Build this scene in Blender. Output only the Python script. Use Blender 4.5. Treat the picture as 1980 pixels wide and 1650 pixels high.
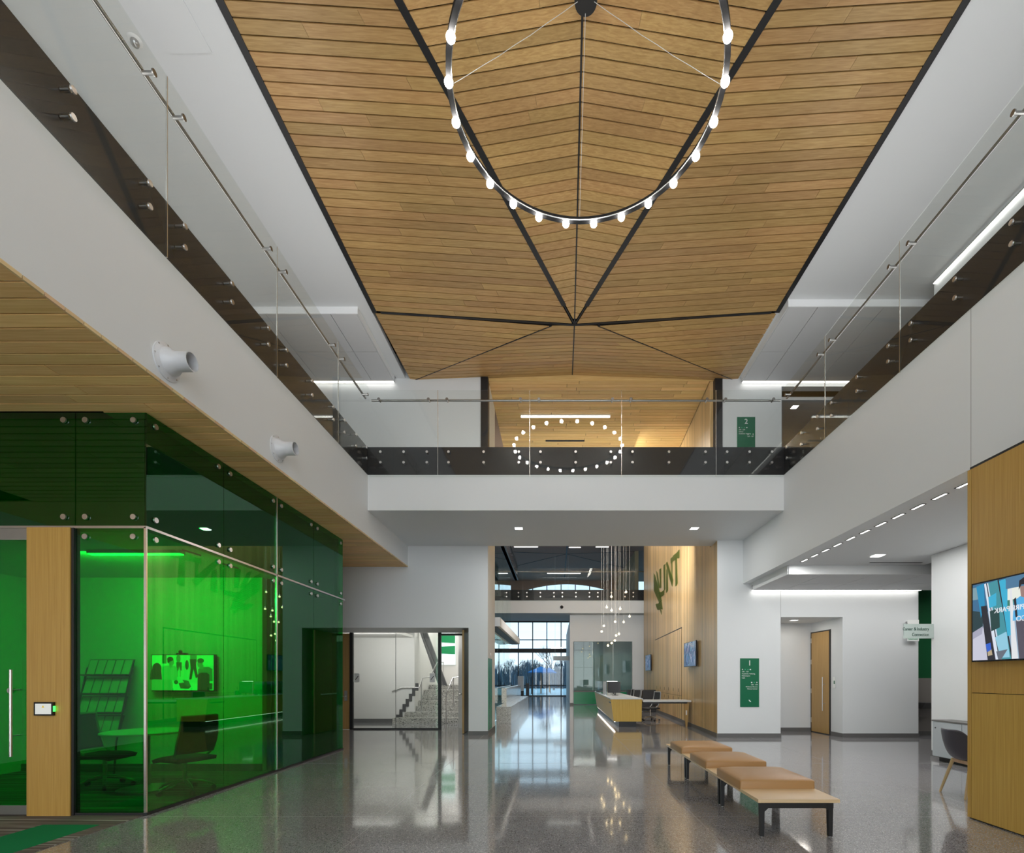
import bpy, math, random
from mathutils import Vector, Matrix

random.seed(7)
scene = bpy.context.scene
for o in list(bpy.data.objects):
    bpy.data.objects.remove(o, do_unlink=True)

# ------------------------------------------------------------------ camera
FPX, CX, HZ, EYE = 968.0, 1075.0, 1311.0, 1.4      # focal length, vanishing point (1980x1650 frame), eye height
cam_d = bpy.data.cameras.new('camera')
cam_d.sensor_fit = 'HORIZONTAL'; cam_d.sensor_width = 36.0
cam_d.lens = FPX / 1980.0 * 36.0
cam_d.shift_x = (990.0 - CX) / 1980.0
cam_d.shift_y = (HZ - 825.0) / 1980.0
cam_d.clip_start = 0.05; cam_d.clip_end = 400
cam = bpy.data.objects.new('camera', cam_d)
scene.collection.objects.link(cam)
cam.location = (0, 0, EYE); cam.rotation_euler = (math.pi / 2, 0, 0)
scene.camera = cam

# ------------------------------------------------------------------ world, exposure
vs = scene.view_settings
vs.view_transform = 'Standard'
try: vs.look = 'None'
except Exception: pass
vs.gamma = 1.0; vs.use_curve_mapping = False; vs.exposure = -0.10
world = bpy.data.worlds.new('dusk_sky'); scene.world = world
world.use_nodes = True
wn = world.node_tree; wn.nodes.clear()
w_out = wn.nodes.new('ShaderNodeOutputWorld'); w_bg = wn.nodes.new('ShaderNodeBackground')
w_tc = wn.nodes.new('ShaderNodeTexCoord'); w_sep = wn.nodes.new('ShaderNodeSeparateXYZ'); w_ramp = wn.nodes.new('ShaderNodeValToRGB')
wn.links.new(w_tc.outputs['Generated'], w_sep.inputs[0]); wn.links.new(w_sep.outputs['Z'], w_ramp.inputs[0])
w_ramp.color_ramp.elements[0].position = 0.0; w_ramp.color_ramp.elements[0].color = (0.86, 0.90, 0.96, 1)
w_ramp.color_ramp.elements[1].position = 0.5; w_ramp.color_ramp.elements[1].color = (0.42, 0.72, 0.95, 1)
wn.links.new(w_ramp.outputs[0], w_bg.inputs[0]); wn.links.new(w_bg.outputs[0], w_out.inputs[0])
w_bg.inputs[1].default_value = 1.9

def area(name, loc, sx, sy, energy, rot=(0, 0, 0), color=(1, 1, 1), spread=180):
    d = bpy.data.lights.new(name, 'AREA'); d.shape = 'RECTANGLE'; d.size = sx; d.size_y = sy
    d.energy = energy; d.color = color; d.spread = math.radians(spread)
    o = bpy.data.objects.new(name, d); scene.collection.objects.link(o)
    o.location = loc; o.rotation_euler = rot
    return o
PI = math.pi
WARM = (1.0, 0.93, 0.84); NEUT = (1.0, 0.985, 0.965)
LIGHTS = [  # name, location, size x, size y, energy, rotation, colour
    ('fill_entrance', (0.38, -5.8, 4.4), 7.6, 8.2, 455, (PI / 2, 0, 0), (0.93, 0.97, 1.0)),      # added frontal fill behind the viewer, on top of the sky
    ('fill_west', (-8.9, -3.6, 1.7), 2.8, 4.4, 400, (PI / 2 + 0.25, 0, -PI / 2 + 0.5), (0.95, 0.98, 1.0)),        # added fill for the low soffit; the side wall has no window
    ('fill_gallery_west', (-4.15, 3.2, 5.87), 0.7, 12.5, 190, (0, math.radians(214), 0), NEUT),  # added fill hidden behind the slab edge, no fixture there
    ('fill_gallery_east', (4.92, 3.2, 5.87), 0.7, 12.5, 190, (0, math.radians(146), 0), NEUT),  # same unseen fill on the lounge side, aimed at the wood ceiling
    ('fill_bridge', (0.4, 10.9, 5.90), 6.5, 1.4, 38, (PI, 0, 0), NEUT),  # fixtureless fill hidden on the bridge floor to brighten the ceiling end
    ('lamp_slot_row', (4.66, 7.4, 3.585), 0.05, 4.4, 60, (0, 0, 0), NEUT),
    ('lamp_lounge', (5.8, 6.5, 3.58), 1.2, 5.0, 60, (0, 0, 0), NEUT),
    ('lamp_downlight_west', (-.80, 10.75, 4.59), .15, .15, 30, (0, 0, 0), NEUT),
    ('lamp_downlight_east', (2.97, 10.75, 4.59), .15, .15, 24, (0, 0, 0), NEUT),
    ('lamp_lounge_end', (6.3, 10.7, 3.40), 3.2, 0.8, 26, (0, 0, 0), NEUT),
    ('fill_bridge_back', (1.2, 13.8, 5.0), 3.6, 0.5, 380, (PI / 2 - 0.1, 0, 0), NEUT),  # added fill in mid-air behind the bridge, facing away from the viewer
    ('fill_wall_wash', (2.3, 18.6, 8.55), 0.3, 7.0, 180, (0, math.radians(-40), 0), WARM),  # wash without a fixture, added to brighten the oak wall
    ('lamp_stair', (-3.6, 17.3, 4.5), 1.6, 2.6, 95, (0, 0, 0), NEUT),
    ('lamp_stair_vestibule', (-4.5, 13.75, 2.45), 3.2, 0.2, 40, (PI / 2 - 0.2, 0, 0), NEUT),
    ('lamp_meeting', (-5.25, 5.85, 2.80), 1.2, 0.25, 62, (math.radians(52), 0, 0), NEUT),
    ('lamp_corridor', (8.6, 10.4, 3.35), 1.0, 1.2, 22, (0, 0, 0), NEUT),
    ('lamp_recess', (5.95, 12.4, 2.80), 0.6, 0.4, 6, (0, 0, 0), WARM),
]
for a in LIGHTS: area(*a)

# ------------------------------------------------------------------ helpers
def at_y(px, py, Y):  # the point at depth Y seen at picture position px, py
    return Vector(((px - CX) * Y / FPX, Y, EYE + (HZ - py) * Y / FPX))
def at_x(px, py, X): return at_y(px, py, X * FPX / (px - CX))

class MB:
    def __init__(s): s.v = []; s.f = []
    def add(s, vs_, fs_):
        n = len(s.v); s.v += [tuple(p) for p in vs_]; s.f += [tuple(i + n for i in f) for f in fs_]; return s
    def hexa(s, b, t):
        return s.add(list(b) + list(t), [(3, 2, 1, 0), (4, 5, 6, 7), (0, 1, 5, 4), (1, 2, 6, 5), (2, 3, 7, 6), (3, 0, 4, 7)])
    def box(s, x0, y0, z0, x1, y1, z1):
        x0, x1 = min(x0, x1), max(x0, x1); y0, y1 = min(y0, y1), max(y0, y1); z0, z1 = min(z0, z1), max(z0, z1)
        return s.hexa([(x0, y0, z0), (x1, y0, z0), (x1, y1, z0), (x0, y1, z0)], [(x0, y0, z1), (x1, y0, z1), (x1, y1, z1), (x0, y1, z1)])
    def prism(s, poly, vec):
        n = len(poly); vec = Vector(vec); a = [Vector(p) for p in poly]; b = [p + vec for p in a]
        return s.add(a + b, [tuple(range(n - 1, -1, -1)), tuple(range(n, 2 * n))] + [(i, (i + 1) % n, n + (i + 1) % n, n + i) for i in range(n)])
    def tube(s, pts, r, n=8, closed=False, cap=True):
        pts = [Vector(p) for p in pts]; m = len(pts); rs = r if isinstance(r, (list, tuple)) else [r] * m
        rings = []; prev = None
        for i, p in enumerate(pts):
            if closed: d = pts[(i + 1) % m] - pts[i - 1]
            elif i == 0: d = pts[1] - p
            elif i == m - 1: d = p - pts[i - 1]
            else: d = (pts[i + 1] - p).normalized() + (p - pts[i - 1]).normalized()
            d = d.normalized() if d.length > 1e-9 else Vector((0, 0, 1))
            if prev is None:
                u = d.cross(Vector((0, 0, 1)))
                if u.length < 1e-3: u = d.cross(Vector((1, 0, 0)))
            else: u = prev - d * prev.dot(d)
            u.normalize(); prev = u; w = d.cross(u)
            rings.append([p + (u * math.cos(2 * PI * k / n) + w * math.sin(2 * PI * k / n)) * rs[i] for k in range(n)])
        fs = []
        for i in range(m if closed else m - 1):
            j = (i + 1) % m
            for k in range(n): fs.append((i * n + k, i * n + (k + 1) % n, j * n + (k + 1) % n, j * n + k))
        if cap and not closed:
            fs.append(tuple(range(n - 1, -1, -1))); fs.append(tuple(range((m - 1) * n, m * n)))
        return s.add([q for ring in rings for q in ring], fs)
    def cyl(s, p0, p1, r0, r1=None, n=12): return s.tube([p0, p1], [r0, r0 if r1 is None else r1], n)
    def lathe(s, prof, c=(0, 0, 0), n=20, axis='Z'):
        c = Vector(c); vv = []; m = len(prof)
        for r, h in prof:
            for k in range(n):
                a = 2 * PI * k / n; x, y = r * math.cos(a), r * math.sin(a)
                vv.append(c + Vector({'Z': (x, y, h), 'X': (h, x, y), 'Y': (x, h, y)}[axis]))
        fs = [(i * n + k, i * n + (k + 1) % n, (i + 1) * n + (k + 1) % n, (i + 1) * n + k) for i in range(m - 1) for k in range(n)]
        return s.add(vv, fs + [tuple(range(n - 1, -1, -1)), tuple(range((m - 1) * n, m * n))])
    def ball(s, c, r, n=12, m=8, sz=1.0):
        return s.lathe([(max(r * math.sin(PI * i / m), r * 0.02), -r * sz * math.cos(PI * i / m)) for i in range(m + 1)], c, n)
    def grid(s, fn, nu, nv):
        vv = [fn(i / nu, j / nv) for i in range(nu + 1) for j in range(nv + 1)]
        return s.add(vv, [(i * (nv + 1) + j, (i + 1) * (nv + 1) + j, (i + 1) * (nv + 1) + j + 1, i * (nv + 1) + j + 1) for i in range(nu) for j in range(nv)])
    def build(s, name, mat, parent=None, smooth=False, local=False):
        me = bpy.data.meshes.new(name)
        off = Vector((0, 0, 0))
        if parent is not None and not local:
            p = parent
            while p is not None: off += p.location; p = p.parent
        me.from_pydata([(v[0] - off.x, v[1] - off.y, v[2] - off.z) for v in s.v], [], s.f)
        me.materials.append(M[mat])
        if smooth:
            me.polygons.foreach_set('use_smooth', [True] * len(me.polygons))
            try: me.set_sharp_from_angle(angle=math.radians(40))
            except Exception: pass
        me.update()
        o = bpy.data.objects.new(name, me); scene.collection.objects.link(o)
        if parent is not None: o.parent = parent
        return o

def tag(o, label=None, cat=None, group=None, kind=None):
    if label: o['label'] = label
    if cat: o['category'] = cat
    if group: o['group'] = group
    if kind: o['kind'] = kind
    return o
def thing(name, label, cat, loc, rz=0, group=None):
    o = bpy.data.objects.new(name, None); scene.collection.objects.link(o)
    o.location = loc; o.rotation_euler = (0, 0, rz); o.empty_display_size = 0.2
    return tag(o, label, cat, group)
def struct(name, mb, mat, label, cat, parent=None):
    o = mb.build(name, mat, parent)
    if parent is None: tag(o, label, cat, None, 'structure')
    return o
def bx(*a): return MB().box(*a)
def copy_tree(o, parent=None):
    c = o.copy(); scene.collection.objects.link(c); c.parent = parent
    for ch in list(o.children): copy_tree(ch, c)
    return c
def text(name, s, size, mat, parent, loc, rot=(PI / 2, 0, 0), align='LEFT', sx=1.0, bold=0.0):
    cu = bpy.data.curves.new(name, 'FONT'); cu.body = s; cu.size = size; cu.align_x = align; cu.extrude = 0.0015; cu.offset = bold; cu.resolution_u = 3
    t = bpy.data.objects.new(name, cu); scene.collection.objects.link(t)
    dg = bpy.context.evaluated_depsgraph_get(); dg.update()
    me = bpy.data.meshes.new_from_object(t.evaluated_get(dg))
    bpy.data.objects.remove(t, do_unlink=True); bpy.data.curves.remove(cu)
    me.materials.clear(); me.materials.append(M[mat])
    o = bpy.data.objects.new(name, me); scene.collection.objects.link(o)
    o.parent = parent; o.location = Vector(loc) - (parent.location if parent else Vector()); o.rotation_euler = rot; o.scale = (sx, 1, 1)
    return o

# ------------------------------------------------------------------ materials
M = {}
def new_mat(name):
    m = bpy.data.materials.new(name); m.use_nodes = True; M[name] = m
    nt = m.node_tree; b = nt.nodes.get('Principled BSDF')
    return m, nt, b
def plain(name, col, rough=0.5, metal=0.0, spec=0.5, emit=None, es=0.0, coat=0.0):
    m, nt, b = new_mat(name)
    b.inputs['Base Color'].default_value = (*col, 1); b.inputs['Roughness'].default_value = rough; b.inputs['Metallic'].default_value = metal
    b.inputs['Specular IOR Level'].default_value = spec; b.inputs['Coat Weight'].default_value = coat
    if emit: b.inputs['Emission Color'].default_value = (*emit, 1); b.inputs['Emission Strength'].default_value = es
    return m
def grained(name, c0, c1, axis='X', fine=26.0, rough=0.45, rnd=0.3, hue=0.02, stripe=0.0, freq=8.0):
    """wood: noise drawn out along the grain, each board its own tone; stripe adds narrow strips across the grain"""
    m, nt, b = new_mat(name); N = nt.nodes; L = nt.links
    tc = N.new('ShaderNodeTexCoord'); oi = N.new('ShaderNodeObjectInfo')
    mp = N.new('ShaderNodeMapping'); sc = {'X': (0.9, fine, fine), 'Y': (fine, 0.9, fine), 'Z': (fine, fine, 0.7)}[axis]
    mp.inputs['Scale'].default_value = sc
    mu = N.new('ShaderNodeVectorMath'); mu.operation = 'ADD'
    sc2 = N.new('ShaderNodeVectorMath'); sc2.operation = 'SCALE'; sc2.inputs[0].default_value = (31, 17, 23)
    L.new(oi.outputs['Random'], sc2.inputs['Scale']); L.new(tc.outputs['Object'], mu.inputs[0]); L.new(sc2.outputs[0], mu.inputs[1]); L.new(mu.outputs[0], mp.inputs[0])
    no = N.new('ShaderNodeTexNoise'); no.inputs['Scale'].default_value = 2.2; no.inputs['Detail'].default_value = 5; no.inputs['Distortion'].default_value = 0.6
    L.new(mp.outputs[0], no.inputs['Vector'])
    cr = N.new('ShaderNodeValToRGB'); cr.color_ramp.elements[0].position = 0.3; cr.color_ramp.elements[1].position = 0.72
    cr.color_ramp.elements[0].color = (*c0, 1); cr.color_ramp.elements[1].color = (*c1, 1); L.new(no.outputs['Fac'], cr.inputs[0])
    hs = N.new('ShaderNodeHueSaturation'); L.new(cr.outputs[0], hs.inputs['Color'])
    mr = N.new('ShaderNodeMapRange'); mr.inputs[3].default_value = 1 - rnd; mr.inputs[4].default_value = 1 + rnd * 0.6; L.new(oi.outputs['Random'], mr.inputs[0])
    mh = N.new('ShaderNodeMapRange'); mh.inputs[3].default_value = 0.5 - hue; mh.inputs[4].default_value = 0.5 + hue
    wh = N.new('ShaderNodeTexWhiteNoise'); wh.noise_dimensions = '1D'; L.new(oi.outputs['Random'], wh.inputs['W']); L.new(wh.outputs['Value'], mh.inputs[0])
    L.new(mr.outputs[0], hs.inputs['Value']); L.new(mh.outputs[0], hs.inputs['Hue'])
    out = hs.outputs[0]
    if stripe:
        sp = N.new('ShaderNodeSeparateXYZ'); L.new(tc.outputs['Object'], sp.inputs[0])
        ml = N.new('ShaderNodeMath'); ml.operation = 'MULTIPLY'; ml.inputs[1].default_value = freq; L.new(sp.outputs['Y'], ml.inputs[0])
        fl = N.new('ShaderNodeMath'); fl.operation = 'FLOOR'; L.new(ml.outputs[0], fl.inputs[0])
        w2 = N.new('ShaderNodeTexWhiteNoise'); w2.noise_dimensions = '1D'; L.new(fl.outputs[0], w2.inputs['W'])
        m2 = N.new('ShaderNodeMapRange'); m2.inputs[3].default_value = 1 - stripe; m2.inputs[4].default_value = 1 + stripe * 0.5; L.new(w2.outputs['Value'], m2.inputs[0])
        h2 = N.new('ShaderNodeHueSaturation'); L.new(out, h2.inputs['Color']); L.new(m2.outputs[0], h2.inputs['Value']); out = h2.outputs[0]
    L.new(out, b.inputs['Base Color']); b.inputs['Roughness'].default_value = rough
    return m
def glass(name, tint, refl=1.0, f0=0.04, sheen=(1, 1, 1)):
    m, nt, b = new_mat(name); N = nt.nodes; L = nt.links; N.remove(b)
    ge = N.new('ShaderNodeNewGeometry'); dt = N.new('ShaderNodeVectorMath'); dt.operation = 'DOT_PRODUCT'
    L.new(ge.outputs['Normal'], dt.inputs[0]); L.new(ge.outputs['Incoming'], dt.inputs[1])
    ab = N.new('ShaderNodeMath'); ab.operation = 'ABSOLUTE'; L.new(dt.outputs['Value'], ab.inputs[0])
    su = N.new('ShaderNodeMath'); su.operation = 'SUBTRACT'; su.inputs[0].default_value = 1; L.new(ab.outputs[0], su.inputs[1])
    po = N.new('ShaderNodeMath'); po.operation = 'POWER'; po.inputs[1].default_value = 5; L.new(su.outputs[0], po.inputs[0])
    ma = N.new('ShaderNodeMath'); ma.operation = 'MULTIPLY_ADD'; ma.inputs[1].default_value = (1 - f0) * refl; ma.inputs[2].default_value = f0 * refl; L.new(po.outputs[0], ma.inputs[0])
    tr = N.new('ShaderNodeBsdfTransparent'); tr.inputs[0].default_value = (*tint, 1)
    gl = N.new('ShaderNodeBsdfGlossy'); gl.inputs['Roughness'].default_value = 0.0; gl.inputs['Color'].default_value = (*sheen, 1)
    mx = N.new('ShaderNodeMixShader'); L.new(ma.outputs[0], mx.inputs[0]); L.new(tr.outputs[0], mx.inputs[1]); L.new(gl.outputs[0], mx.inputs[2])
    L.new(mx.outputs[0], N['Material Output'].inputs['Surface'])
    return m
def terrazzo(name, base, chips, scale, rough, wave=0.0, coat=0.0, spec=0.5):
    m, nt, b = new_mat(name); N = nt.nodes; L = nt.links
    tc = N.new('ShaderNodeTexCoord')
    vo = N.new('ShaderNodeTexVoronoi'); vo.inputs['Scale'].default_value = scale; L.new(tc.outputs['Object'], vo.inputs['Vector'])
    sp = N.new('ShaderNodeSeparateColor'); L.new(vo.outputs['Color'], sp.inputs[0])
    cr = N.new('ShaderNodeValToRGB'); cr.color_ramp.interpolation = 'CONSTANT'
    el = cr.color_ramp.elements; el[0].position = 0; el[0].color = (*chips[0], 1); el[1].position = 0.12; el[1].color = (*base, 1)
    for pos, c in ((0.62, [k * 1.25 for k in base]), (0.8, [k * 0.75 for k in base]), (0.96, chips[1])):
        e = el.new(pos); e.color = (*c, 1)
    L.new(sp.outputs['Red'], cr.inputs[0])
    no = N.new('ShaderNodeTexNoise'); no.inputs['Scale'].default_value = 0.35; no.inputs['Detail'].default_value = 3; L.new(tc.outputs['Object'], no.inputs['Vector'])
    mr = N.new('ShaderNodeMapRange'); mr.inputs[3].default_value = 0.85; mr.inputs[4].default_value = 1.12; L.new(no.outputs['Fac'], mr.inputs[0])
    hs = N.new('ShaderNodeHueSaturation'); L.new(cr.outputs[0], hs.inputs['Color']); L.new(mr.outputs[0], hs.inputs['Value'])
    L.new(hs.outputs[0], b.inputs['Base Color']); b.inputs['Roughness'].default_value = rough; b.inputs['Coat Weight'].default_value = coat; b.inputs['Coat Roughness'].default_value = 0.05
    b.inputs['Specular IOR Level'].default_value = spec
    if wave:
        n2 = N.new('ShaderNodeTexNoise'); n2.inputs['Scale'].default_value = 1.6; n2.inputs['Detail'].default_value = 2; L.new(tc.outputs['Object'], n2.inputs['Vector'])
        bu = N.new('ShaderNodeBump'); bu.inputs['Strength'].default_value = wave; bu.inputs['Distance'].default_value = 0.02; L.new(n2.outputs['Fac'], bu.inputs['Height'])
        L.new(bu.outputs[0], b.inputs['Normal']); L.new(bu.outputs[0], b.inputs['Coat Normal'])
    return m
def colour_attr(name, strength=0.0, rough=0.5):
    m, nt, b = new_mat(name); a = nt.nodes.new('ShaderNodeAttribute'); a.attribute_name = 'Col'
    if strength:
        nt.links.new(a.outputs['Color'], b.inputs['Emission Color']); b.inputs['Emission Strength'].default_value = strength
        b.inputs['Base Color'].default_value = (0.01, 0.01, 0.01, 1); b.inputs['Roughness'].default_value = 0.15
    else: nt.links.new(a.outputs['Color'], b.inputs['Base Color']); b.inputs['Roughness'].default_value = rough
    return m

plain('white_paint', (0.69, 0.712, 0.72), 0.55, spec=0.3)
plain('ceiling_white', (0.69, 0.705, 0.71), 0.7, spec=0.2)
plain('tile_white', (0.66, 0.665, 0.67), 0.8, spec=0.2)
plain('joint_grey', (0.30, 0.30, 0.30), 0.8)
plain('base_grey', (0.13, 0.128, 0.125), 0.5)
plain('black_trim', (0.012, 0.012, 0.013), 0.45)
plain('void_black', (0.012, 0.012, 0.012), 0.9, spec=0.05)
plain('room_backing', (0.13, 0.15, 0.14), 0.9, spec=0.05)
plain('band_dark', (0.022, 0.022, 0.026), 0.25, spec=0.3)
plain('matte_black', (0.012, 0.012, 0.013), 0.75, spec=0.2)
plain('black_metal', (0.012, 0.012, 0.013), 0.35)
plain('steel', (0.62, 0.61, 0.60), 0.28, 1.0)
plain('rail_steel', (0.27, 0.265, 0.26), 0.3, 1.0)
plain('steel_bright', (0.78, 0.77, 0.75), 0.22, 1.0)
plain('aluminium', (0.45, 0.45, 0.45), 0.35, 1.0)
plain('plastic_white', (0.78, 0.78, 0.78), 0.4)
plain('vent_white', (0.62, 0.635, 0.66), 0.32)
plain('grey_laminate', (0.42, 0.46, 0.49), 0.45)
plain('charcoal_plastic', (0.060, 0.058, 0.078), 0.42)
plain('chair_mesh', (0.02, 0.022, 0.024), 0.7)
plain('chair_shell', (0.25, 0.26, 0.26), 0.5)
plain('counter_white', (0.66, 0.68, 0.69), 0.2)
plain('green_sign', (0.0, 0.13, 0.055), 0.35)
plain('green_paint', (0.005, 0.115, 0.035), 0.5)
plain('green_back', (0.0, 0.20, 0.07), 0.25)
plain('logo_green', (0.10, 0.16, 0.012), 0.5)
plain('sign_white', (0.8, 0.82, 0.8), 0.5)
plain('sign_mint', (0.05, 0.36, 0.19), 0.5)
plain('sign_print', (0.03, 0.09, 0.07), 0.5)
plain('sign_frost', (0.45, 0.53, 0.50), 0.4)
plain('grey_panel', (0.26, 0.24, 0.22), 0.45)
plain('stair_wall', (0.70, 0.69, 0.66), 0.6)
plain('stringer_grey', (0.085, 0.085, 0.085), 0.45)
plain('stone_tan', (0.26, 0.24, 0.16), 0.85)
plain('dark_ceiling', (0.36, 0.25, 0.20), 0.7)
plain('screen_black', (0.01, 0.01, 0.012), 0.2)
plain('led', (1, 1, 1), 0.5, emit=(1.0, 0.97, 0.92), es=6.0)
plain('led_soft', (1, 1, 1), 0.5, emit=(1.0, 0.96, 0.90), es=4.0)
plain('led_room', (1, 1, 1), 0.5, emit=(1.0, 0.98, 0.94), es=7.0)
plain('bulb', (1, 1, 1), 0.5, emit=(1.0, 0.96, 0.90), es=70.0)
plain('bulb_warm', (1, 1, 1), 0.5, emit=(1.0, 0.74, 0.36), es=9.0)
plain('led_green', (0, 0.3, 0.05), 0.5, emit=(0.05, 1.0, 0.1), es=3.0)
plain('tablet_screen', (0.3, 0.3, 0.3), 0.3, emit=(0.75, 0.78, 0.72), es=0.7)
plain('umbrella_blue', (0.02, 0.16, 0.42), 0.7)
plain('pole_orange', (0.55, 0.24, 0.10), 0.6)
plain('patio', (0.42, 0.47, 0.50), 0.8)
plain('bark', (0.07, 0.075, 0.085), 0.9)
plain('thicket', (0.085, 0.115, 0.15), 0.95)
plain('white_trim', (0.85, 0.86, 0.87), 0.5)
plain('paper', (0.6, 0.6, 0.58), 0.7)
plain('cord_clear', (0.6, 0.6, 0.58), 0.4)
terrazzo('floor_terrazzo', (0.27, 0.265, 0.275), ((0.12, 0.12, 0.125), (0.52, 0.51, 0.50)), 135.0, 0.10, wave=0.03, coat=0.5, spec=0.5)
terrazzo('stair_terrazzo', (0.42, 0.41, 0.37), ((0.12, 0.12, 0.11), (0.7, 0.7, 0.66)), 45.0, 0.35)
terrazzo('seat_terrazzo', (0.44, 0.44, 0.41), ((0.2, 0.2, 0.18), (0.62, 0.62, 0.58)), 85.0, 0.15)
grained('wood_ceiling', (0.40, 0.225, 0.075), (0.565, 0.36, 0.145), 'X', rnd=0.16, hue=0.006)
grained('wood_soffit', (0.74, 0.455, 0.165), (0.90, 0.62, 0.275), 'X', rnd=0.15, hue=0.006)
grained('wood_edge', (0.62, 0.44, 0.22), (0.74, 0.55, 0.31), 'Y', rnd=0.1)
grained('wood_pier', (0.44, 0.255, 0.05), (0.55, 0.345, 0.085), 'Z', 34, rnd=0.05, hue=0.004, rough=0.38)
grained('wood_feature', (0.56, 0.36, 0.155), (0.72, 0.50, 0.25), 'Z', 20, rnd=0.04, hue=0.003, rough=0.3, stripe=0.26, freq=7.0)
grained('wood_door', (0.40, 0.235, 0.075), (0.50, 0.31, 0.115), 'Z', 30, rnd=0.05, hue=0.004)
grained('wood_bench', (0.60, 0.42, 0.235), (0.70, 0.52, 0.32), 'X', 26, rnd=0.05, hue=0.004, rough=0.35)
grained('wood_desk', (0.54, 0.32, 0.045), (0.64, 0.41, 0.085), 'Z', 30, rnd=0.04, hue=0.003)
grained('wood_leg', (0.52, 0.35, 0.18), (0.62, 0.45, 0.26), 'Z', 30, rnd=0.05)
plain('leather', (0.37, 0.205, 0.08), 0.40, spec=0.4)
glass('glass_clear', (0.955, 0.975, 0.965))
glass('glass_rail', (0.955, 0.97, 0.962), 0.5)
glass('glass_green', (0.008, 0.62, 0.12), 1.0, 0.075, (0.66, 1.0, 0.86))
glass('glass_tint', (0.80, 0.90, 0.86))
glass('glass_blue', (0.45, 0.62, 0.70))
glass('glass_window', (0.86, 0.95, 0.98))
colour_attr('picture_light', 1.0); colour_attr('picture_dim', 0.45); colour_attr('picture_bright', 2.6)
colour_attr('carpet_print', 0.0, 0.9)

def picture(name, origin, ux, uz, nrm, polys, mat, parent):
    """a flat printed or displayed picture: coloured polygons given in 0..1 across ux and uz, the later ones on top"""
    vv = []; ff = []; cols = []
    for k, (c, pts) in enumerate(polys):
        n = len(vv)
        for (u, w) in pts: vv.append(Vector(origin) + Vector(ux) * u + Vector(uz) * w + Vector(nrm) * (0.0004 * (k + 1)))
        ff.append(tuple(range(n, n + len(pts)))); cols += [(*c, 1)] * len(pts)
    off = parent.location if parent else Vector()
    me = bpy.data.meshes.new(name); me.from_pydata([tuple(v - off) for v in vv], [], ff)
    ca = me.color_attributes.new('Col', 'FLOAT_COLOR', 'CORNER')
    i = 0
    for p in me.polygons:
        for li in p.loop_indices: ca.data[li].color = cols[me.loops[li].vertex_index]
    me.materials.append(M[mat]); me.update()
    o = bpy.data.objects.new(name, me); scene.collection.objects.link(o)
    if parent: o.parent = parent
    return o
def rect(u0, w0, u1, w1): return [(u0, w0), (u1, w0), (u1, w1), (u0, w1)]
def disc(u, w, ru, rw, n=16): return [(u + ru * math.cos(2 * PI * k / n), w + rw * math.sin(2 * PI * k / n)) for k in range(n)]

# ================================================================== THE SETTING
XL, XR, BF, WB = -3.61, 4.37, 9.60, 12.20           # gallery edges, bridge front, end wall
ZL, ZR, ZB, F2, ZC = 4.10, 3.60, 4.61, 5.83, 8.70   # soffits, upper floor, ceiling
def feature_x(Y): return 3.77 + 0.0381 * (Y - 11.7)

floor = struct('floor', bx(-12, -6, -0.25, 12, 38.2, 0), 'floor_terrazzo', 'polished grey terrazzo floor with fine pale chips', 'floor')
for y in (1.9, 5.05, 8.2, 11.35): bx(-4.15, y, 0, 12, y + 0.004, 0.0008).build('divider_strip', 'joint_grey', floor)
for x in (-1.75, 1.4, 4.55): bx(x, -6, 0, x + 0.004, 38, 0.0008).build('divider_strip', 'joint_grey', floor)

# striped carpet on the west side
m, nt, b = new_mat('carpet'); N = nt.nodes; L = nt.links
tc = N.new('ShaderNodeTexCoord'); mp = N.new('ShaderNodeMapping'); mp.inputs['Scale'].default_value = (0.5, 16, 1); mp.inputs['Rotation'].default_value = (0, 0, 0.10)
no = N.new('ShaderNodeTexNoise'); no.inputs['Scale'].default_value = 1.5; no.inputs['Detail'].default_value = 4
cr = N.new('ShaderNodeValToRGB'); cr.color_ramp.elements[0].position = 0.42; cr.color_ramp.elements[0].color = (0.11, 0.095, 0.085, 1); cr.color_ramp.elements[1].position = 0.62; cr.color_ramp.elements[1].color = (0.34, 0.33, 0.31, 1)
e = cr.color_ramp.elements.new(0.55); e.color = (0.17, 0.145, 0.13, 1)
L.new(tc.outputs['Object'], mp.inputs[0]); L.new(mp.outputs[0], no.inputs['Vector']); L.new(no.outputs['Fac'], cr.inputs[0]); L.new(cr.outputs[0], b.inputs['Base Color']); b.inputs['Roughness'].default_value = 0.95; b.inputs['Specular IOR Level'].default_value = 0.1
carpet = struct('floor_carpet', bx(-9, -6, 0.0, -4.18, 7.5, 0.006), 'carpet', 'grey carpet with pale streaks beside the terrazzo', 'carpet')
plain('carpet_green', (0.012, 0.20, 0.075), 0.95, spec=0.1)
bx(-4.86, 3.3, 0.006, -4.32, 4.74, 0.0085).build('carpet_tile', 'carpet_green', carpet)

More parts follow.
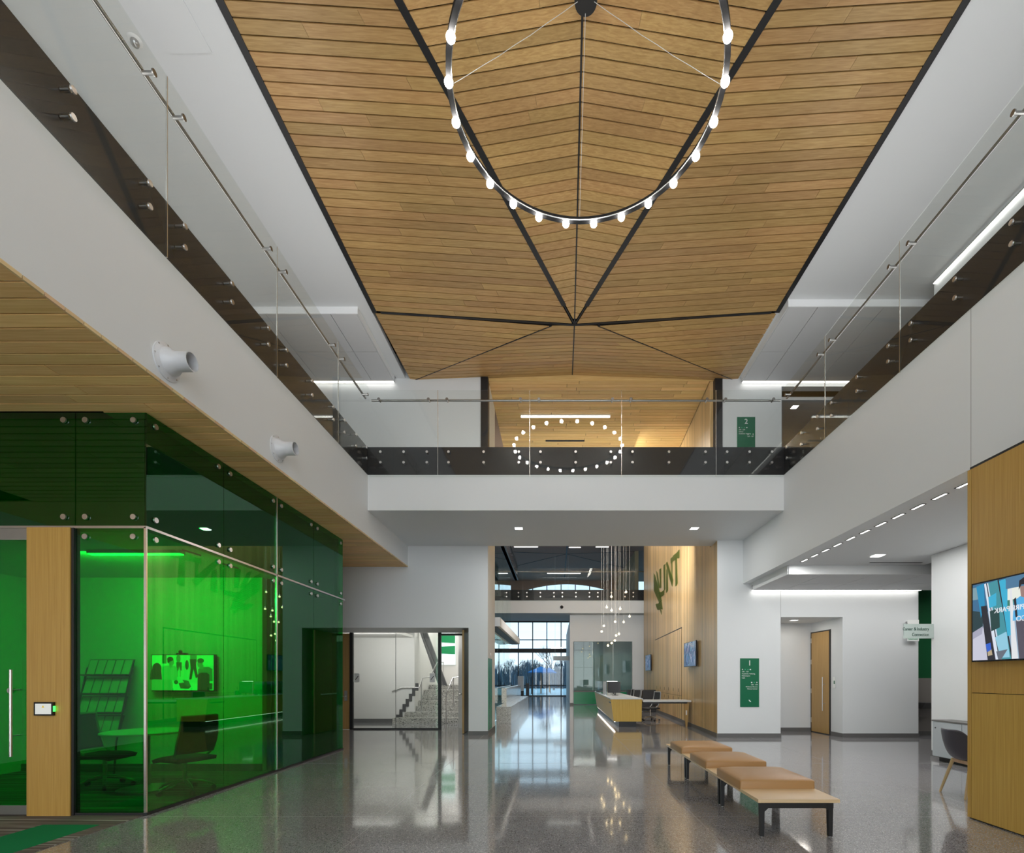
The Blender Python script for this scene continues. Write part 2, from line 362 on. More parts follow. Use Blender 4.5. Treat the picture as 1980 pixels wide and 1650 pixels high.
# unseen roof and outer shell, closed so no sky light leaks in
struct('ceiling_roof', bx(-12, -6.2, 9.6, 12, 38.2, 9.8), 'void_black', 'dark roof deck above the ceilings', 'ceiling')
struct('wall_outer_west', bx(-12.2, -6, 0, -12, 38, 9.6), 'white_paint', 'outer wall beyond the meeting room', 'wall')
struct('wall_outer_east', bx(12, -6, 0, 12.2, 38, 9.6), 'white_paint', 'outer wall beyond the lounge', 'wall')
rear = struct('wall_rear', bx(-12, -6.2, 0, XL, -6, 9.6), 'white_paint', 'white entrance wall behind the lobby', 'wall')
bx(XR, -6.2, 0, 12, -6, 9.6).build('wall_panel', 'white_paint', rear)
entr = MB()
for i in range(8): x = XL + (XR - XL) * i / 7; entr.box(x - 0.03, -6.15, 0, x + 0.03, -6.05, 9.6)
for z in (0.05, 2.6, 4.6, 6.6, 8.6): entr.box(XL, -6.15, z - 0.03, XR, -6.05, z + 0.03)
struct('window_1', entr, 'black_trim', 'dark mullioned entrance glazing behind the lobby', 'window')
struct('wall_west', bx(-9.2, -6, 0, -9, 13.6, 4.2), 'white_paint', 'white side wall behind the meeting room', 'wall')

# west gallery: white fascia, dark slab edge, floor, inner wall
wl = struct('wall_left', bx(XL - 0.16, -6, ZL + 0.012, XL, WB, 5.29), 'white_paint', 'white gallery fascia above the green glass room', 'wall')
bx(XL - 0.2, -6, 5.29, XL - 0.012, WB, F2).build('slab_edge', 'band_dark', wl)
struct('floor_gallery_left', bx(-9, -6, 5.6, XL - 0.2, WB, F2), 'base_grey', 'upper gallery floor above the meeting room', 'floor')
struct('wall_gallery_left', bx(-6.3, -6, F2, -6.1, 9.9, ZC), 'white_paint', 'inner wall of the upper gallery over the meeting room', 'wall')
wr = struct('wall_right', bx(XR, -6, ZR, XR + 0.16, 11.7, 5.29), 'white_paint', 'white gallery fascia above the lounge', 'wall')
bx(XR + 0.012, -6, 5.29, XR + 0.2, WB, F2).build('slab_edge', 'band_dark', wr)
bx(XR - 0.0012, 5.268, ZR, XR + 0.01, 5.274, 5.29).build('panel_joint', 'joint_grey', wr)
struct('floor_gallery_right', bx(XR + 0.2, -6, 5.55, 12, WB, F2), 'base_grey', 'upper gallery floor above the lounge', 'floor')
struct('wall_gallery_right', bx(6.95, -6, F2, 7.15, 9.2, ZC), 'white_paint', 'inner wall of the upper gallery over the lounge', 'wall')

# bridge
br = struct('ceiling_bridge', bx(XL, BF, ZB, XR, WB, 5.29), 'white_paint', 'white bridge crossing the hall between the galleries', 'bridge')
bx(XL - 0.01, BF + 0.012, 5.29, XR + 0.01, WB, F2).build('slab_edge', 'band_dark', br)

# end wall, west half (over and beside the stair opening) with its pier
we = struct('wall_back_left', bx(-9, WB, 2.62, -1.66, 13.6, 9.6), 'white_paint', 'white end wall above the stair opening', 'wall')
struct('wall_back_pier', bx(-2.13, WB, 0, -1.66, 13.6, 2.62), 'white_paint', 'white pier between the stair opening and the atrium', 'pier')
struct('wall_back_jamb', bx(-9, WB, 0, -6.35, 13.6, 2.62), 'white_paint', 'white wall beyond the closed oak door', 'wall')
bl = struct('baseboard_back_left', bx(-2.14, WB - 0.012, 0, -1.648, WB, 0.10), 'base_grey', 'grey rubber baseboard around the white pier', 'baseboard')
bx(-1.66, WB, 0, -1.648, 13.6, 0.10).build('base_return', 'base_grey', bl)

# end wall, east half: pier with the floor sign, recess, corridor wall
we2 = struct('wall_back_right', MB().prism([(3.77, 11.7, 0), (5.25, 11.7, 0), (5.25, 13.07, 0), (3.9, 13.07, 0)], (0, 0, ZB)), 'white_paint', 'white end wall with the green level one sign', 'wall')
bx(5.25, 11.7, 2.82, 8.47, 11.9, ZB).build('upper_wall', 'white_paint', we2)
bx(5.25, 11.9, 2.82, 6.85, 13.07, 2.95).build('recess_ceiling', 'ceiling_white', we2)
bx(5.25, 13.07, 0, 6.85, 13.2, 2.95).build('recess_wall', 'white_paint', we2)
MB().prism([(6.66, 13.07, 0), (6.70, 11.7, 0), (8.47, 11.7, 0), (8.47, 13.07, 0)], (0, 0, 2.82)).build('corner_wall', 'white_paint', we2)
bx(8.47, 12.2, 1.39, 11, 12.35, 3.6).build('green_wall', 'green_paint', we2)
bx(8.47, 12.17, 0, 11, 12.35, 1.39).build('wainscot', 'grey_panel', we2)
bx(5.25, 11.698, 2.82, 5.256, 11.701, 3.42).build('panel_joint', 'joint_grey', we2)
b2 = struct('baseboard_back_right', bx(3.77, 11.688, 0, 5.262, 11.7, 0.10), 'base_grey', 'grey rubber baseboard along the white end walls', 'baseboard')
bx(5.25, 13.058, 0, 6.66, 13.07, 0.10).build('base_run', 'base_grey', b2)
bx(6.69, 11.688, 0, 8.482, 11.7, 0.10).build('base_run', 'base_grey', b2)
MB().prism([(6.682, 12.17, 0), (6.698, 11.69, 0), (6.69, 11.69, 0), (6.674, 12.17, 0)], (0, 0, 0.10)).build('base_run', 'base_grey', b2)
bx(8.47, 12.155, 0, 11, 12.17, 0.10).build('base_run', 'base_grey', b2)
MB().prism([(feature_x(11.72) - 0.014, 11.72, 0), (feature_x(24.2) - 0.014, 24.2, 0), (feature_x(24.2), 24.2, 0), (feature_x(11.72), 11.72, 0)], (0, 0, 0.10)).build('base_run', 'base_grey', b2)

# tall wood feature wall running back from the end wall
wf = struct('wall_feature', MB().prism([(feature_x(11.71), 11.71, 0), (3.95, 11.71, 0), (4.6, 24.2, 0), (feature_x(24.2), 24.2, 0)], (0, 0, ZB - .002)), 'wood_feature', 'tall wall of narrow vertical oak boards behind the reception', 'wall')
MB().prism([(feature_x(12.32), 12.32, ZB - .002), (4.05, 12.32, ZB - .002), (4.6, 24.2, ZB - .002), (feature_x(24.2), 24.2, ZB - .002)], (0, 0, 8.75 - ZB)).build('upper_boards', 'wood_feature', wf)

# upper storey of the end wall: dark posts and white walls either side of the portal
for x0, x1 in ((-1.83, -1.655), (3.87, 4.05)):
    p_ = struct('trim_1' if x0 < 0 else 'trim_2', bx(x0, WB - 0.03, F2, x1, WB + 0.25, 8.72), 'black_trim', 'dark steel post at the upper portal, ' + ('meeting room side' if x0 < 0 else 'beside the level two sign'), 'post')
wu = struct('wall_back_upper', bx(4.05, WB, F2, 5.5, WB + 0.2, 9.6), 'white_paint', 'white upper end wall with the green level two sign', 'wall')
bx(5.5, WB, 8.50, 12, WB + 0.2, 9.6).build('upper_wall', 'white_paint', wu)
bx(5.5, WB + 0.2, 8.28, 9, 16, 8.36).build('passage_ceiling', 'tile_white', wu)
bx(5.4, 15.8, F2, 9, 16, 8.3).build('passage_wall', 'white_paint', wu)
bx(4.05, WB + 0.2, 5.5, 12, 16, F2).build('passage_floor', 'base_grey', wu)

# lounge under the east gallery
cl = struct('ceiling_lounge', bx(XR + 0.16, -6, ZR + 0.004, 7.2, 9.8, ZR + 0.12), 'ceiling_white', 'white plaster ceiling of the lounge', 'ceiling')
bx(4.55, 9.78, 3.42, 9.5, 9.8, ZR).build('ceiling_step', 'ceiling_white', cl)
bx(XR + 0.16, 9.8, 3.55, 12, 12.4, 3.66).build('ceiling_back', 'ceiling_white', cl)
bx(4.53, 9.8, 3.42, 4.55, 11.52, 3.55).build('ceiling_step', 'ceiling_white', cl)
bx(6.0, 9.55, ZR - 0.0, 7.0, 9.60, ZR + 0.006).build('air_slot', 'black_trim', cl)
ct = struct('ceiling_lounge_tiles', bx(4.55, 9.8, 3.455, 9.5, 11.55, 3.47), 'joint_grey', 'lay-in tile ceiling at the lounge end', 'ceiling')
xs = [4.555] + [5.25 + 0.98 * i for i in range(5)]
for i in range(len(xs) - 1):
    for (y0, y1) in ((9.80, 10.75), (10.755, 11.55)): bx(xs[i], y0, 3.42, xs[i + 1] - 0.012, y1 - 0.006, 3.455).build('ceiling_tile', 'tile_white', ct)
wlg = struct('wall_lounge', bx(6.75, -6, 0, 6.92, 9.0, ZR), 'white_paint', 'white side wall of the lounge behind the low cabinet', 'wall')
bx(6.738, -6, 0, 6.75, 9.0, 0.10).build('base_run', 'base_grey', wlg)
bx(6.738, 9.0, 0, 6.93, 9.012, 0.10).build('base_run', 'base_grey', wlg)

# upper ceilings
cg = struct('ceiling_gallery_left', bx(-9, -6, ZC, XL - 0.06, 9.86, ZC + 0.1), 'ceiling_white', 'white ceiling of the upper gallery over the meeting room', 'ceiling')
bx(-3.90, 9.86, ZC, XL - 0.06, WB, ZC + 0.1).build('ceiling_margin', 'ceiling_white', cg)
bx(-9, 9.84, 8.56, -3.90, 9.86, ZC).build('ceiling_step', 'white_trim', cg)
bx(-3.92, 9.86, 8.56, -3.90, 12.1, ZC).build('ceiling_step', 'ceiling_white', cg)
cg2 = struct('ceiling_gallery_right', bx(XR + 0.09, -6, ZC, 12, 9.67, ZC + 0.1), 'ceiling_white', 'white ceiling of the upper gallery over the lounge', 'ceiling')
bx(XR + 0.02, 9.67, ZC, 4.50, WB, ZC + 0.1).build('ceiling_margin', 'ceiling_white', cg2)
bx(4.48, 9.65, 8.56, 12, 9.67, ZC).build('ceiling_step', 'white_trim', cg2)
bx(4.48, 9.67, 8.56, 4.50, 12.1, ZC).build('ceiling_step', 'ceiling_white', cg2)
for nm, lab, xs, y0 in (('ceiling_tiles_left', 'lay-in ceiling tiles at the end of the gallery over the meeting room', [-9, -7.0, -5.72, -4.44, -3.92], 9.86), ('ceiling_tiles_right', 'lay-in ceiling tiles at the end of the gallery over the lounge', [4.5, 5.06, 6.34, 7.62, 8.9], 9.67)):
    t_ = struct(nm, bx(xs[0], y0, 8.60, xs[-1], 12.08, 8.62), 'joint_grey', lab, 'ceiling')
    for i in range(len(xs) - 1):
        for (a, c) in ((y0, 11.0), (11.0, 12.08)): bx(xs[i] + 0.006, a, 8.56, xs[i + 1] - 0.006, c - 0.012, 8.60).build('ceiling_tile', 'tile_white', t_)
ap = tag(bx(-4.55, 4.6, ZC - 0.012, -4.01, 5.84, ZC - 0.001).build('access_panel', 'ceiling_white'), 'flat white access panel in the gallery ceiling', 'panel')

# ------------------------------------------------------------------ wood ceilings, board by board
PITCH, GAP = 0.148, 0.017
def boards(parent, y0, y1, xl, zl, xr, zr, mat, avg=2.6, th=0.018, name='plank'):
    """rows of boards across the hall; each row may be made of several boards butted end to end"""
    n = max(1, round((y1 - y0) / PITCH)); d = (y1 - y0) / n
    for i in range(n):
        a, c = y0 + i * d + GAP / 2, y0 + (i + 1) * d - GAP / 2
        wa, wc = xr(a) - xl(a), xr(c) - xl(c)
        if max(wa, wc) < 0.03: continue
        cuts = [0.0]; w = max(wa, wc); x = random.uniform(0.5, avg)
        while x < w - 0.4: cuts.append(x / w); x += random.uniform(avg * 0.5, avg * 1.4)
        cuts.append(1.0)
        for j in range(len(cuts) - 1):
            t0, t1 = cuts[j] + (0.0008 if j else 0), cuts[j + 1] - 0.0008
            def P(t, y, dz):
                return (xl(y) + (xr(y) - xl(y)) * t, y, zl(y) + (zr(y) - zl(y)) * t + dz)
            MB().hexa([P(t0, a, 0), P(t1, a, 0), P(t1, c, 0), P(t0, c, 0)], [P(t0, a, th), P(t1, a, th), P(t1, c, th), P(t0, c, th)]).build(name, mat, parent)
def backing(y0, y1, xl, zl, xr, zr, dz=0.03):
    m_ = MB(); m_.hexa([(xl(y0), y0, zl(y0) + dz), (xr(y0), y0, zr(y0) + dz), (xr(y1), y1, zr(y1) + dz), (xl(y1), y1, zl(y1) + dz)],
                       [(xl(y0), y0, zl(y0) + dz + .02), (xr(y0), y0, zr(y0) + dz + .02), (xr(y1), y1, zr(y1) + dz + .02), (xl(y1), y1, zl(y1) + dz + .02)])
    return m_
Y0, YV, YE = 4.35, 10.0, 12.28
XV, ZV = 0.37, 8.45
eL, eR = -3.62, 4.42
ridge_x = lambda y: XV - 0.0165 * (YV - y)
ridge_z = lambda y: ZV + 0.097 * (YV - y)
dgL = lambda y: XV - 0.434 * (YV - y)
dgR = lambda y: XV + 0.420 * (YV - y)
zLp = lambda x: 8.70 - 0.062 * (x - eL)
zRp = lambda x: 8.45 + 0.062 * (x - XV)
wR = eR - XV
def lin(a, c): return lambda y: a + (c - a) * (y - YV) / (YE - YV)
k_ = 0.035
PANELS = [
    ('ceiling_wood_west', 'sloping panel of long oak boards beside the gallery over the meeting room', Y0, YV - .03, lambda y: eL + .04, lambda y: zLp(eL), lambda y: dgL(y) - k_, lambda y: zLp(dgL(y)), 2.8),
    ('ceiling_wood_east', 'sloping panel of long oak boards beside the gallery over the lounge', Y0, YV - .03, lambda y: dgR(y) + k_, lambda y: zRp(dgR(y)), lambda y: eR - .04, lambda y: zRp(eR), 2.8),
    ('ceiling_wood_ridge_west', 'tapering oak board panel between the ridge line and a black groove, meeting room side', Y0, YV - .15, lambda y: dgL(y) + k_, lambda y: zLp(dgL(y)), lambda y: ridge_x(y) - .012, ridge_z, 2.2),
    ('ceiling_wood_ridge_east', 'tapering oak board panel between the ridge line and a black groove, lounge side', Y0, YV - .15, lambda y: ridge_x(y) + .012, ridge_z, lambda y: dgR(y) - k_, lambda y: zRp(dgR(y)), 2.2),
    ('ceiling_wood_end_west', 'triangular oak board panel over the bridge, meeting room corner', YV + .03, YE, lin(eL, -3.55), lin(8.70, 8.68), lin(-.10, -3.53), lin(8.44, 8.675), 1.8),
    ('ceiling_wood_end_east', 'triangular oak board panel over the bridge, lounge corner', YV + .03, YE, lin(.85, 4.42), lin(8.44, 8.685), lin(eR, 4.44), lin(8.70, 8.69), 1.8),
    ('ceiling_wood_fold_west', 'pale oak fold above the portal, meeting room side of the ridge', YV + .03, YE, lin(-.085, -3.51), lin(8.44, 8.675), lin(XV - .012, .39), lin(8.45, 8.83), 2.0),
    ('ceiling_wood_fold_east', 'pale oak fold above the portal, lounge side of the ridge', YV + .03, YE, lin(XV + .012, .415), lin(8.45, 8.83), lin(.835, 4.40), lin(8.44, 8.685), 2.0),
]
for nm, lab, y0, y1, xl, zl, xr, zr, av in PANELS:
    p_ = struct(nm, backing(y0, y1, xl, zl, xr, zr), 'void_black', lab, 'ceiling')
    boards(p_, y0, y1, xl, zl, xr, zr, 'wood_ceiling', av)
# the ceiling goes on behind the viewer, beyond what the view takes in
fl0 = struct('ceiling_wood_rear', bx(eL, -6, 8.72, eR, Y0 - 0.01, 8.76), 'wood_ceiling', 'oak ceiling over the entrance end of the hall', 'ceiling')
struct('ceiling_wood_cover', bx(-9, 3.8, 9.3, 12, 13.6, 9.34), 'void_black', 'dark deck over the wood ceiling', 'ceiling')
# black grooves between the panels
def strip(p0, p1, w, h=0.03, dz=0.0):
    p0, p1 = Vector(p0), Vector(p1); d = (p1 - p0).normalized(); s_ = d.cross(Vector((0, 0, 1))).normalized() * (w / 2); u = Vector((0, 0, 1))
    q = [p0 - s_, p0 + s_, p1 + s_, p1 - s_]
    return MB().hexa([v + u * dz for v in q], [v + u * (dz + h) for v in q])
tr = tag(bpy.data.objects.new('trim_ceiling_grooves', None), 'black grooves that part the folded wood ceiling', 'trim', None, 'structure'); scene.collection.objects.link(tr)
def groove(p0, p1, w, dz=0.0): strip(p0, p1, w, 0.05, dz).build('groove', 'black_trim', tr)
groove((eL + .0, Y0 - .5, 8.69), (eL + .0, YV, 8.69), 0.085); groove((eR, Y0 - .5, 8.69), (eR, YV, 8.69), 0.085)
for dg, zp in ((dgL, zLp), (dgR, zRp)):
    groove((dg(Y0 - .2), Y0 - .2, zp(dg(Y0 - .2)) - .006), (dg(9.5), 9.5, zp(dg(9.5)) - .006), 0.085)
    groove((dg(9.5), 9.5, zp(dg(9.5)) + .002), (dg(9.97), 9.97, zp(dg(9.97)) + .002), 0.025)
groove((ridge_x(Y0), Y0, ridge_z(Y0)), (XV, YV, ZV), 0.028); groove((XV, YV, ZV), (.402, YE, 8.83), 0.028)
groove((eL + .12, YV, 8.69), (XV, YV, 8.445), 0.05); groove((XV, YV, 8.445), (eR - .12, YV, 8.69), 0.05)

for x0, z0, x1, z1 in ((-.09, 8.44, -3.53, 8.675), (.84, 8.44, 4.41, 8.685)): groove((x0, YV + .02, z0 - .003), (x1, YE, z1 - .003), 0.02)
hb = struct('trim_portal_header', bx(-1.655, 12.285, 8.69, 3.87, 12.305, 9.0), 'wood_soffit', 'oak header board over the upper portal', 'trim')

# low soffit of boards under the west gallery
sf = struct('ceiling_soffit_left', bx(-9, -6, ZL + 0.03, XL - 0.01, WB, ZL + 0.06), 'void_black', 'low oak board soffit in front of the green glass room', 'ceiling')
RS = lambda v: (lambda y: v)
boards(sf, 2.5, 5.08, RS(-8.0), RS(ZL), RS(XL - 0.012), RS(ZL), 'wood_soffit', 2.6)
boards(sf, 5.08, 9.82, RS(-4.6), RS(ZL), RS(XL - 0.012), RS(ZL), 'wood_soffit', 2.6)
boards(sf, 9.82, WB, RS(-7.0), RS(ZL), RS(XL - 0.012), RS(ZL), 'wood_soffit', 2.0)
bx(-9, -6, ZL, XL - 0.012, 2.49, ZL + 0.02).build('soffit_board', 'wood_soffit', sf)
n_ = round((WB - 2.5) / PITCH)
for i in range(n_):
    y = 2.5 + i * (WB - 2.5) / n_
    bx(XL - 0.011, y + 0.004, ZL - 0.004, XL + 0.006, y + (WB - 2.5) / n_ - 0.004, ZL + 0.024).build('board_end', 'wood_edge', sf)

# boards of the ceiling beyond the portal
pc = struct('ceiling_portal', bx(-1.66, 12.5, 8.73, 4.1, 17.2, 8.76), 'void_black', 'oak board ceiling seen through the upper portal', 'ceiling')
boards(pc, 12.3, 17.2, RS(-1.66), RS(8.70), lambda y: feature_x(y) - .01, RS(8.70), 'wood_soffit', 2.6)
bx(-1.66, 17.2, 8.70, 4.6, 38, 8.76).build('ceiling_far', 'dark_ceiling', pc)
bx(-9, 13.6, 8.70, -1.66, 38, 8.76).build('ceiling_far', 'dark_ceiling', pc)
bx(4.6, 24, 8.70, 12, 38, 8.76).build('ceiling_far', 'dark_ceiling', pc)

def far_groove(p0, p1, w=.07): strip(p0, p1, w, .03, -.012).build('groove', 'black_trim', pc)
ST = (.62, 29.5, 8.70)
far_groove((.62, 26.5, 8.70), ST); far_groove(ST, (.62, 36.5, 8.70))
for q in ((-8, 28.2, 8.70), (9, 28.2, 8.70), (-6.5, 36.5, 8.70), (8, 36.5, 8.70)): far_groove(ST, q, .05)

# ================================================================== GLASS RAILINGS OF THE GALLERIES AND BRIDGE
ZG0, ZG1, ZH = 5.23, 6.88, 6.73          # glass bottom and top, handrail
def railing(name, label, axis, c, inner, cuts, loc):
    """glass panels standing off the slab edge; axis 'Y' runs along the hall at x = c, axis 'X' across it at y = c; inner = +1/-1 towards the walkway"""
    t = thing(name, label, 'railing', loc)
    def P(a, off, z): return (c + off * inner, a, z) if axis == 'Y' else (a, c + off * inner, z)
    so = None
    for i in range(len(cuts) - 1):
        a, d = cuts[i] + 0.006, cuts[i + 1] - 0.006
        p, q = P(a, -0.006, ZG0), P(d, 0.006, ZG1)
        bx(*p, *q).build('glass_panel', 'glass_rail', t)
        for e_ in (a, d):
            if cuts[0] + 0.05 < e_ < cuts[-1] - 0.05 and e_ == a:
                p, q = P(e_ - 0.010, -0.007, ZG0), P(e_ - 0.003, 0.007, ZG1)
                bx(*p, *q).build('panel_edge', 'steel_bright', t)
        for a_ in (a + 0.20, (a + d) / 2, d - 0.20):
            for z in (5.50, 5.70):
                m_ = MB(); m_.cyl(P(a_, -0.012, z), P(a_, -0.024, z), 0.026, 0.024, 14); m_.cyl(P(a_, 0.006, z), P(a_, 0.072, z), 0.016, None, 10)
                m_.build('standoff', 'steel', t, True)
        for a_ in (a + 0.17, d - 0.17):
            m_ = MB(); m_.cyl(P(a_, -0.020, ZH - .03), P(a_, 0.075, ZH - .03), 0.016, None, 8); m_.cyl(P(a_, -0.020, ZH - .03), P(a_, -0.032, ZH - .03), 0.028, None, 12)
            m_.cyl(P(a_, 0.075, ZH - .03), P(a_, 0.085, ZH), 0.008, None, 8)
            m_.build('rail_bracket', 'rail_steel', t, True)
    MB().cyl(P(cuts[0], 0.085, ZH), P(cuts[-1], 0.085, ZH), 0.019, None, 12).build('handrail', 'rail_steel', t, True)
    return t
railing('glass_railing', 'clear glass railing on the gallery above the green meeting room', 'Y', XL + 0.065, -1, [-4.45, -2.65, -0.85, 0.95, 2.76, 4.56, 6.36, 8.15, BF - 0.06], (XL + .065, 3, ZG0))
railing('glass_railing', 'clear glass railing on the gallery above the lounge', 'Y', XR - 0.055, 1, [-4.3, -2.5, -0.75, 1.0, 2.76, 4.52, 6.28, 8.03, BF - 0.06], (XR - .055, 3, ZG0))
railing('glass_railing', 'clear glass railing along the front of the bridge', 'X', BF - 0.06, 1, [XL + 0.065, -2.25, -0.50, 1.25, 3.05, XR - 0.055], (0.4, BF - .06, ZG0))

# ================================================================== GREEN GLASS MEETING ROOM
GX, GY, ZM = -4.16, 5.08, 2.93
ms = struct('wall_meeting_back', bx(-8.0, 7.5, 0, -4.40, 7.62, 2.93), 'white_paint', 'white back wall of the green glass meeting room', 'wall')
bx(-8.0, 7.485, 0, -4.40, 7.5, 0.11).build('base_run', 'base_grey', ms)
struct('wall_meeting_side', bx(-8.1, GY, 0, -8.0, 7.6, 2.93), 'white_paint', 'white side wall of the green glass meeting room', 'wall')
struct('ceiling_meeting', bx(-8.0, GY + .07, 2.90, -4.2, 7.6, 2.93), 'ceiling_white', 'white ceiling of the green glass meeting room', 'ceiling')
ms = struct('wall_meeting_upper', bx(-8.0, GY + .10, 2.94, -4.26, GY + .12, 4.08), 'room_backing', 'dark backing behind the upper front glass', 'wall')
bx(-4.30, GY + .12, 2.94, -4.28, 9.8, 4.08).build('dark_backing', 'room_backing', ms)
ms = struct('wall_meeting_long', bx(-4.34, 7.62, 0, -4.32, 9.8, 2.93), 'room_backing', 'dark backing behind the long side of glass', 'wall')
bx(-4.34, 9.66, 0, -4.22, 9.72, 4.08).build('dark_backing', 'room_backing', ms)
gr = thing('glass_partition', 'green glass corner walls of the meeting room under the oak soffit', 'glass wall', (GX, GY, 0))
def gbtn(p, nrm):
    p = Vector(p); n = Vector(nrm)
    MB().cyl(p + n * 0.006, p + n * 0.020, 0.030, 0.028, 16).build('glass_button', 'steel', gr, True)
# front (facing the viewer): upper panels, pane beside the pier
fx = [-8.0, -6.35, -4.875, GX - 0.008]
for i in range(3):
    bx(fx[i] + .004, GY, ZM + .012, fx[i + 1] - .004, GY + .012, ZL - .01).build('glass_panel', 'glass_green', gr)
    for x in (fx[i] + 0.11, fx[i + 1] - 0.11):
        for z in (ZM + .10, ZL - .09): gbtn((x, GY, z), (0, -1, 0))
bx(-4.868, GY, 0.03, GX - .012, GY + .012, ZM - .012).build('glass_panel', 'glass_green', gr)
for x in (-4.868 + .10, GX - .12): gbtn((x, GY, ZM - .10), (0, -1, 0))
# side (along the hall)
sy = [GY, 6.27, 7.46, 8.60, 9.77]
for i in range(4):
    for (z0, z1) in ((0.03, ZM - .012), (ZM + .012, ZL - .01)):
        bx(GX - .012, sy[i] + .004, z0, GX, sy[i + 1] - .004, z1).build('glass_panel', 'glass_green', gr)
        for y in (sy[i] + .11, sy[i + 1] - .11):
            for z in ((z0 + .09, z1 - .09) if z0 > 1 else (z1 - .09,)): gbtn((GX, y, z), (1, 0, 0))
bx(GX - .02, GY - .004, 0, GX + .004, GY + .014, ZM).build('corner_post', 'steel_bright', gr)
bx(GX - .014, GY, ZM, GX + .002, GY + .012, ZL - .01).build('corner_joint', 'glass_green', gr)
bx(GX - .016, sy[2] - .012, 0, GX + .006, sy[2] + .012, ZL - .01).build('mullion', 'steel_bright', gr)
bx(-8.0, GY - .004, ZM - .012, GX, GY + .016, ZM + .012).build('transom', 'steel', gr)
bx(GX - .016, GY, ZM - .012, GX + .006, 9.86, ZM + .012).build('transom', 'steel', gr)
bx(-4.87, GY - .012, 0, GX, GY + .03, 0.03).build('sill', 'black_trim', gr)
bx(GX - .03, GY, 0, GX + .012, 9.77, 0.03).build('sill', 'black_trim', gr)
for y in (5.9, 6.6, 9.0): # spider arms behind the joints
    MB().cyl((GX - .02, y, ZM - .09), (GX - .16, y - .12, ZM - .05), .010, None, 8).build('spider_arm', 'black_metal', gr)
# pier and glass door
pr = thing('wood_pier', 'oak veneered pier between the green glass door and pane', 'pier', (-5.1, GY - .02, 0))
bx(-5.335, GY - .035, 0, -4.90, GY + .06, ZM - .013).build('veneer_panel', 'wood_pier', pr)
bx(-4.90, GY - .02, 0, -4.875, GY + .05, ZM - .013).build('edge_trim', 'black_trim', pr)
dr = thing('glass_door', 'green glass door with a long steel pull beside the oak pier', 'door', (-5.9, GY, 0))
bx(-6.34, GY + .005, 0.105, -5.345, GY + .017, 2.80).build('door_glass', 'glass_green', dr)
bx(-6.34, GY - .005, 0.012, -5.345, GY + .03, 0.105).build('bottom_rail', 'aluminium', dr)
bx(-6.34, GY - .005, 2.80, -5.345, GY + .03, 2.915).build('header', 'aluminium', dr)
hd = MB().cyl((-5.45, GY - .075, .61), (-5.45, GY - .075, 1.48), .014, None, 12).build('pull_handle', 'steel', dr, True)
for z in (.82, 1.28): MB().cyl((-5.45, GY - .075, z), (-5.45, GY + .03, z), .008, None, 8).build('handle_post', 'steel', hd)
MB().cyl((-5.53, GY + .003, 1.27), (-5.53, GY - .012, 1.27), .03, None, 16).build('lock', 'steel', dr, True)
# room scheduler
tb = thing('room_tablet', 'small black wall tablet on the oak pier', 'tablet', (-5.12, GY - .036, 1.02))
bx(-5.235, GY - .062, 1.02, -5.045, GY - .036, 1.155).build('tablet_case', 'screen_black', tb)
bx(-5.22, GY - .0635, 1.035, -5.06, GY - .062, 1.14).build('tablet_display', 'tablet_screen', tb)
MB().add([(-5.155, GY - .0645, 1.10), (-5.125, GY - .0645, 1.10), (-5.14, GY - .0645, 1.125)], [(0, 1, 2)]).build('warning_icon', 'bulb_warm', tb)
M['bulb_warm_dim'] = plain('icon_yellow', (0.5, 0.35, 0.02), 0.5, emit=(0.7, 0.5, 0.05), es=0.6)
tb.children[-1].data.materials[0] = M['icon_yellow']
bx(-5.045, GY - .058, 1.06, -5.038, GY - .040, 1.115).build('status_light', 'led_green', tb)
# ceiling light in the room
lb = thing('linear_light', 'slim linear light on the ceiling inside the green glass room', 'light', (-4.95, 5.9, 2.86))
bx(-5.50, 5.86, 2.862, -4.40, 5.94, 2.90).build('housing', 'aluminium', lb)
bx(-5.49, 5.865, 2.85, -4.41, 5.935, 2.862).build('diffuser', 'led_room', lb)

